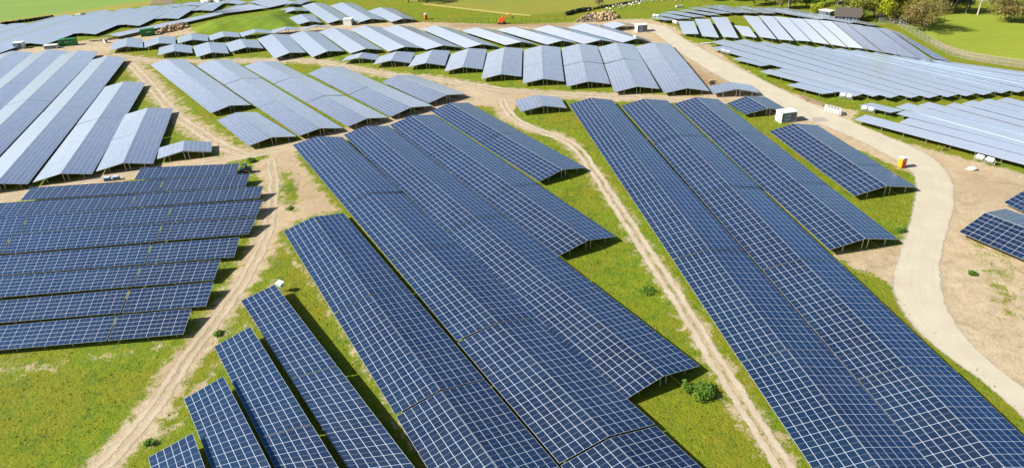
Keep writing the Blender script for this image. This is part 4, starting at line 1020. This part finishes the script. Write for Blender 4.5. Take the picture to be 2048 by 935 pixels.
# wrapped pallets, boards and mats by the road
for i, (x, y) in enumerate([(1653, 222), (1659, 223.5), (1665, 225), (1671, 226.8), (1677, 228.8)]):
    r = empty('wrapped_pallet', un((x, y)), ['far left end', 'second from left', 'middle', 'second from right', 'near right end'][i] + ' one of five wrapped pallets in a row by the road', 'pallet', 'wrapped pallets in a row', R_(-18))
    MB().bbox((0, 0, .72), (.95, 2.3, 1.15), .08).build('wrapped_load', M['film'], r)
    mb = MB()
    for yy in (-1.0, 0, 1.0): mb.box((0, yy, .06), (.9, .12, .1))
    mb.box((0, 0, .125), (1.0, 2.35, .03)); mb.build('pallet_base', M['wood'], r)
r = empty('wrapped_pallet', un((1683, 229)), 'low half empty grey pallet beside the wrapped row', 'pallet', rz=R_(-18))
MB().bbox((0, 0, .3), (1.2, 1.1, .35), .05).build('wrapped_load', M['film'], r); MB().box((0, 0, .06), (1.25, 1.15, .1)).build('pallet_base', M['wood'], r)
def mat_boards(ps, label, mt, t=.10):
    q = uns(ps); c0 = sum(q, Vector()) / 4; r = empty('ground_mat', c0, label, 'ground mat'); mb = MB(); n = 5
    for i in range(n):
        a0, a1 = q[0].lerp(q[1], (i + .03) / n), q[0].lerp(q[1], (i + .97) / n); b0, b1 = q[3].lerp(q[2], (i + .03) / n), q[3].lerp(q[2], (i + .97) / n)
        T = [p - c0 + Vector((0, 0, t + .01 * (i % 2))) for p in (a0, a1, b1, b0)]; B = [Vector((p.x, p.y, .02)) for p in T]; mb.face(T)
        for k in range(4): j = (k + 1) % 4; mb.face([B[k], B[j], T[j], T[k]])
    mb.build('boards', M[mt], r)
mat_boards([(1599, 193), (1612, 203), (1622, 201), (1607, 190.5)], 'brown board mat lying upper left of the wrapped pallets', 'board', .22)
mat_boards([(1615, 204), (1645, 213), (1653, 210), (1626, 200)], 'brown board mat touching the wrapped pallets', 'board', .25)
mat_boards([(1626, 244), (1658, 242), (1646, 235), (1622, 236)], 'grey slatted mat on the road beside the cabin shadow', 'plate', .06)
r = empty('timber_crate', un((1424, 170)), 'pale timber frame crate standing above the lone small table', 'crate', rz=R_(4)); mb = MB()
for x in (-.9, .9):
    for y in (-.45, .45): mb.box((x, y, .7), (.14, .14, 1.4))
for z in (.1, 1.38):
    for y in (-.45, .45): mb.box((0, y, z), (1.7, .12, .14))
    for x in (-.9, .9): mb.box((x, 0, z), (.12, .8, .14))
for i in range(4): mb.box((-.7 + i * .45, 0, 1.46), (.2, .9, .04))
mb.build('frame', M['wood'], r); MB().box((0, .3, .7), (1.6, .05, 1.1)).build('back_panel', M['board'], r)
r = empty('sand_bag', un((1944, 340)), 'white bulk bag lying on the bare soil by the road', 'bag'); bm = bmesh.new(); bmesh.ops.create_icosphere(bm, subdivisions=3, radius=1.0)
for vv in bm.verts:
    x, y, z = vv.co; k = 1 + .10 * math.sin(5 * x + 2 * z) * math.cos(4 * y) ; vv.co = (x * .95 * k, y * .6 * k, max(z, -.55) * .5 * k + .28)
me = bpy.data.meshes.new('bag'); bm.to_mesh(me); bm.free(); link_mesh('bag_body', me, M['white'], r, smooth=True)
mb = MB(); mb.tube((-.85, 0, .35), (-1.35, .1, .12), .16, .06, n=7); mb.build('bag_neck', M['white'], r)
r = empty('pipe', un((1411, 88)), 'pale pipe lying in grass left of the pale rows', 'pipe', rz=R_(6)); mb = MB(); mb.tube((-1.6, 0, .2), (1.6, 0, .2), .2, n=10); mb.build('pipe_body', M['white'], r); mb = MB(); mb.tube((1.6, 0, .2), (1.75, 0, .2), .25, n=10); mb.build('pipe_collar', M['light_grey'], r)
r = empty('water_trough', un((1358, 15)), 'pale trough on the slope above the top right tables', 'trough', rz=R_(10)); mb = MB()
for s in (-1, 1): mb.box((0, s * .45, .5), (2.6, .06, .6)); mb.box((s * 1.3, 0, .5), (.06, .84, .6)); mb.box((s * 1.0, 0, .1), (.15, .9, .2))
mb.box((0, 0, .24), (2.5, .84, .06)); mb.build('trough_body', M['white'], r)
r = empty('steel_beam', un((205, 81.5)), 'dark steel beams stacked on the sand near the green container', 'beams', rz=R_(10)); mb = MB()
for y, x in ((-.25, 0), (.05, .6), (.3, -.5)): mb.box((x, y, .3), (9.0, .16, .2))
for x in (-3, 3): mb.box((x, 0, .1), (.2, 1.1, .18))
mb.build('beams', M['bark'], r)
r = empty('cable_drum', un((212, 86)), 'grey cable drum standing by the small gabled tables', 'cable drum', rz=R_(50)); mb = MB()
for s in (-1, 1): mb.tube((s * .38, 0, .8), (s * .46, 0, .8), .8, n=18)
mb.build('flange', M['light_grey'], r); mb = MB(); mb.tube((-.38, 0, .8), (.38, 0, .8), .52, n=18); mb.build('cable', M['black'], r)

def heap(ps, label, specs, h):
    q = pts2(ps); ctr = Vector((*q.mean(0), 0)); r = empty('rubble_heap', ctr, label, 'rubble heap'); lo, hi = q.min(0), q.max(0)
    for mt, n, sz, xr in specs:
        mb = MB(); k = 0
        while k < n:
            p = np.array([lo[0] + (hi[0] - lo[0]) * random.uniform(*xr), random.uniform(lo[1], hi[1])])
            if not in_poly(p[None], q)[0]: continue
            d = seg_dist(p[None], q, True)[0]; top = h * min(1, d / 2.2); s = sz * random.choice((.4, .6, .8, 1.0, 1.7))
            mb.rock((p[0] - ctr.x, p[1] - ctr.y, top * random.uniform(.4, 1)), s, 0, (1, 1, .75)); k += 1
        mb.build('rubble', M[mt], r)
heap([(1150, 45), (1162, 36), (1195, 32), (1235, 30), (1240, 37), (1205, 44)], 'large heap of tan and grey rubble beside the far sand strip', [('stone', 420, .34, (0, .6)), ('sandstone', 260, .5, (.42, 1)), ('board', 140, .4, (.1, .9))], 2.0)
heap([(312, 66), (330, 58), (355, 52), (378, 46), (377, 56), (350, 63), (322, 69)], 'heap of broken tan and brown debris left of the mound', [('stone', 90, .5, (0, 1)), ('sandstone', 60, .55, (0, 1)), ('board', 60, .55, (.1, 1))], 1.6)
heap([(402, 6), (415, 0), (440, -4), (448, 2), (438, 7)], 'white covered heap at the top edge behind glinting rows', [('white', 120, .9, (0, 1))], 2.6)

# excavator
x = empty('excavator', un((1003, 48)), 'small orange excavator with raised arm on the far sand strip', 'excavator', rz=R_(-15))
for s in (-1, 1):
    mb = MB(); mb.bbox((0, s * .8, .35), (2.6, .45, .6), .18); mb.build('track', M['black'], x)
mb = MB(); mb.bbox((0, 0, 1.0), (2.0, 1.7, .5), .1); mb.bbox((-.7, 0, 1.45), (.9, 1.6, .6), .15); mb.build('body', M['orange'], x)
mb = MB(); mb.bbox((.3, .35, 1.85), (1.1, .9, 1.3), .1); cb_ = mb.build('cab', M['orange'], x); MB().box((.87, .35, 1.95), (.03, .7, .8)).build('window', M['teal'], cb_)
bx = MB(); bx.tube((.7, -.3, 1.3), (2.2, -.3, 3.4), .2, .16, n=6); bx.tube((2.2, -.3, 3.4), (3.8, -.3, 4.1), .16, .12, n=6); bx.build('boom', M['orange'], x)
bx = MB(); bx.tube((3.8, -.3, 4.1), (4.5, -.3, 2.9), .13, .1, n=6); bx.build('dipper_arm', M['orange'], x)
bx = MB(); bx.bbox((4.55, -.3, 2.6), (.6, .7, .5), .12); bx.build('bucket', M['black'], x)

# car parked behind the glinting rows
c = empty('parked_car', un((164, 35)), 'dark pickup with pale load parked behind the glinting rows', 'car', rz=R_(20))
mb = MB(); mb.bbox((0, 0, .75), (4.8, 1.85, .6), .12); mb.build('body', M['teal'], c); mb = MB(); mb.bbox((1.0, 0, 1.35), (1.7, 1.6, .65), .2); mb.build('cab', M['teal'], c)
MB().bbox((-1.2, 0, 1.3), (2.2, 1.7, .6), .1).build('load_cover', M['white'], c)
for xx in (-1.5, 1.5):
    for yy in (-.85, .85): MB().tube((xx, yy - .1, .36), (xx, yy + .1, .36), .36, n=12).build('wheel', M['black'], c)

# house, shed, lamps
h = empty('house', un((1694, 42)), 'dark brick house with brown gabled roof among the trees', 'house', rz=face_z((1672, 42), (1708, 44)))
w_, d_, e_, p_ = 8.0, 5.5, 2.4, 4.6; mb = MB()
B = [(-w_ / 2, -d_ / 2), (w_ / 2, -d_ / 2), (w_ / 2, d_ / 2), (-w_ / 2, d_ / 2)]
for i in range(4): j = (i + 1) % 4; mb.face([(*B[i], 0), (*B[j], 0), (*B[j], e_), (*B[i], e_)])
for s in (-1, 1): mb.face([(s * w_ / 2, -d_ / 2, e_), (s * w_ / 2, d_ / 2, e_), (s * w_ / 2, 0, p_)])
mb.build('wall', M['brick'], h); mb = MB()
for s in (-1, 1):
    a = [(-w_ / 2 - .3, s * (d_ / 2 + .4), e_ - .3), (w_ / 2 + .3, s * (d_ / 2 + .4), e_ - .3), (w_ / 2 + .3, 0, p_ + .05), (-w_ / 2 - .3, 0, p_ + .05)]
    mb.face(a if s < 0 else a[::-1]); bq = [(p[0], p[1], p[2] - .15) for p in a]; mb.face(bq[::-1] if s < 0 else bq)
    for i in range(4): j = (i + 1) % 4; mb.face([a[i], a[j], bq[j], bq[i]])
rf = mb.build('roof', M['roof'], h); MB().box((-2.2, .3, p_ + .4), (.6, .6, 1.3)).build('chimney', M['brick'], rf)
for xx in (-2.4, 0, 2.4):
    wf = MB().box((xx, -d_ / 2 - .02, 1.4), (1.1, .06, 1.1)).build('window', M['white'], h); MB().box((xx, -d_ / 2 - .06, 1.4), (.9, .03, .9)).build('pane', M['teal'], wf)
s = empty('shed', un((1652, 30)), 'low white flat roofed shed left of the brown house', 'shed', rz=face_z((1640, 30), (1662, 34)))
MB().bbox((0, 0, .8), (4.5, 2.6, 1.6), .05).build('wall', M['door_grey'], s); MB().bbox((0, 0, 1.7), (5, 3, .2), .05).build('roof', M['white'], s); MB().box((1.2, -1.32, .75), (.9, .06, 1.4)).build('door', M['teal'], s)
for px, hh, w in (((1575, 23), 7.5, 'tall pale street lamp behind the long white table strips'), ((1671, 31), 5.0, 'shorter street lamp left of the brown roofed house')):
    l = empty('street_lamp', un(px), w, 'street lamp'); mb = MB(); mb.tube((0, 0, 0), (0, 0, hh), .11, .06, n=8); mb.build('pole', M['galv'], l)
    mb = MB(); mb.tube((0, 0, hh), (.8, 0, hh + .25), .05, .04, n=6); mb.build('arm', M['galv'], l); mb = MB(); mb.bbox((1.05, 0, hh + .25), (.75, .3, .14), .05); mb.build('lamp_head', M['light_grey'], l)

# sheep
def make_sheep():
    mb = MB(); bm = bmesh.new(); bmesh.ops.create_icosphere(bm, subdivisions=2, radius=1)
    for f in bm.faces: mb.face([(v_.co.x * .58, v_.co.y * .32, v_.co.z * .33 + .62) for v_ in f.verts])
    for f in bm.faces: mb.face([(v_.co.x * .19 + .66, v_.co.y * .12, v_.co.z * .14 + .66 - v_.co.x * .06) for v_ in f.verts])
    bm.free()
    mb.tube((.42, 0, .7), (.6, 0, .7), .16, .11, n=7)
    for px_ in (-.36, .34):
        for py_ in (-.15, .15): mb.tube((px_, py_, .45), (px_ + .02, py_, .2), .075, .05, n=6); mb.tube((px_ + .02, py_, .22), (px_, py_, 0), .045, .035, n=6)
    for s_ in (-1, 1): mb.tube((.6, s_ * .1, .74), (.58, s_ * .22, .70), .04, .02, n=4)
    mb.tube((-.55, 0, .62), (-.64, 0, .42), .05, .03, n=5); return mb.mesh('sheep')
SH = make_sheep(); SH.materials.append(M['wool'])
spots = [(1166,23),(1177,22.5),(1214,19),(1226,15),(1232,12.5),(1237,14),(1243,12),(1247,15),(1251,13),(1258,10),(1262,12),(1266,8),(1269,13),(1272,6),(1275,4),(1277,7),(1282,5),(1286,3),(1290,6),(1296,2),(1303,4),(1306,2),(1313,3),(1318,1),(1324,2.5),(1329,1),(1341,1.5),(1347,1),(1351,2.5),(1355,2),(1361,2),(1220,20),(1240,18),(1279,10)]
for i, p in enumerate(spots):
    o = bpy.data.objects.new('sheep', SH); COL.objects.link(o); o.location = un(p); o.rotation_euler = (0, 0, random.uniform(0, 6.28)); o.scale = (.85,) * 3
    props(o, 'white sheep grazing on the green slope beyond the rubble heap', 'sheep', 'sheep grazing on the slope')
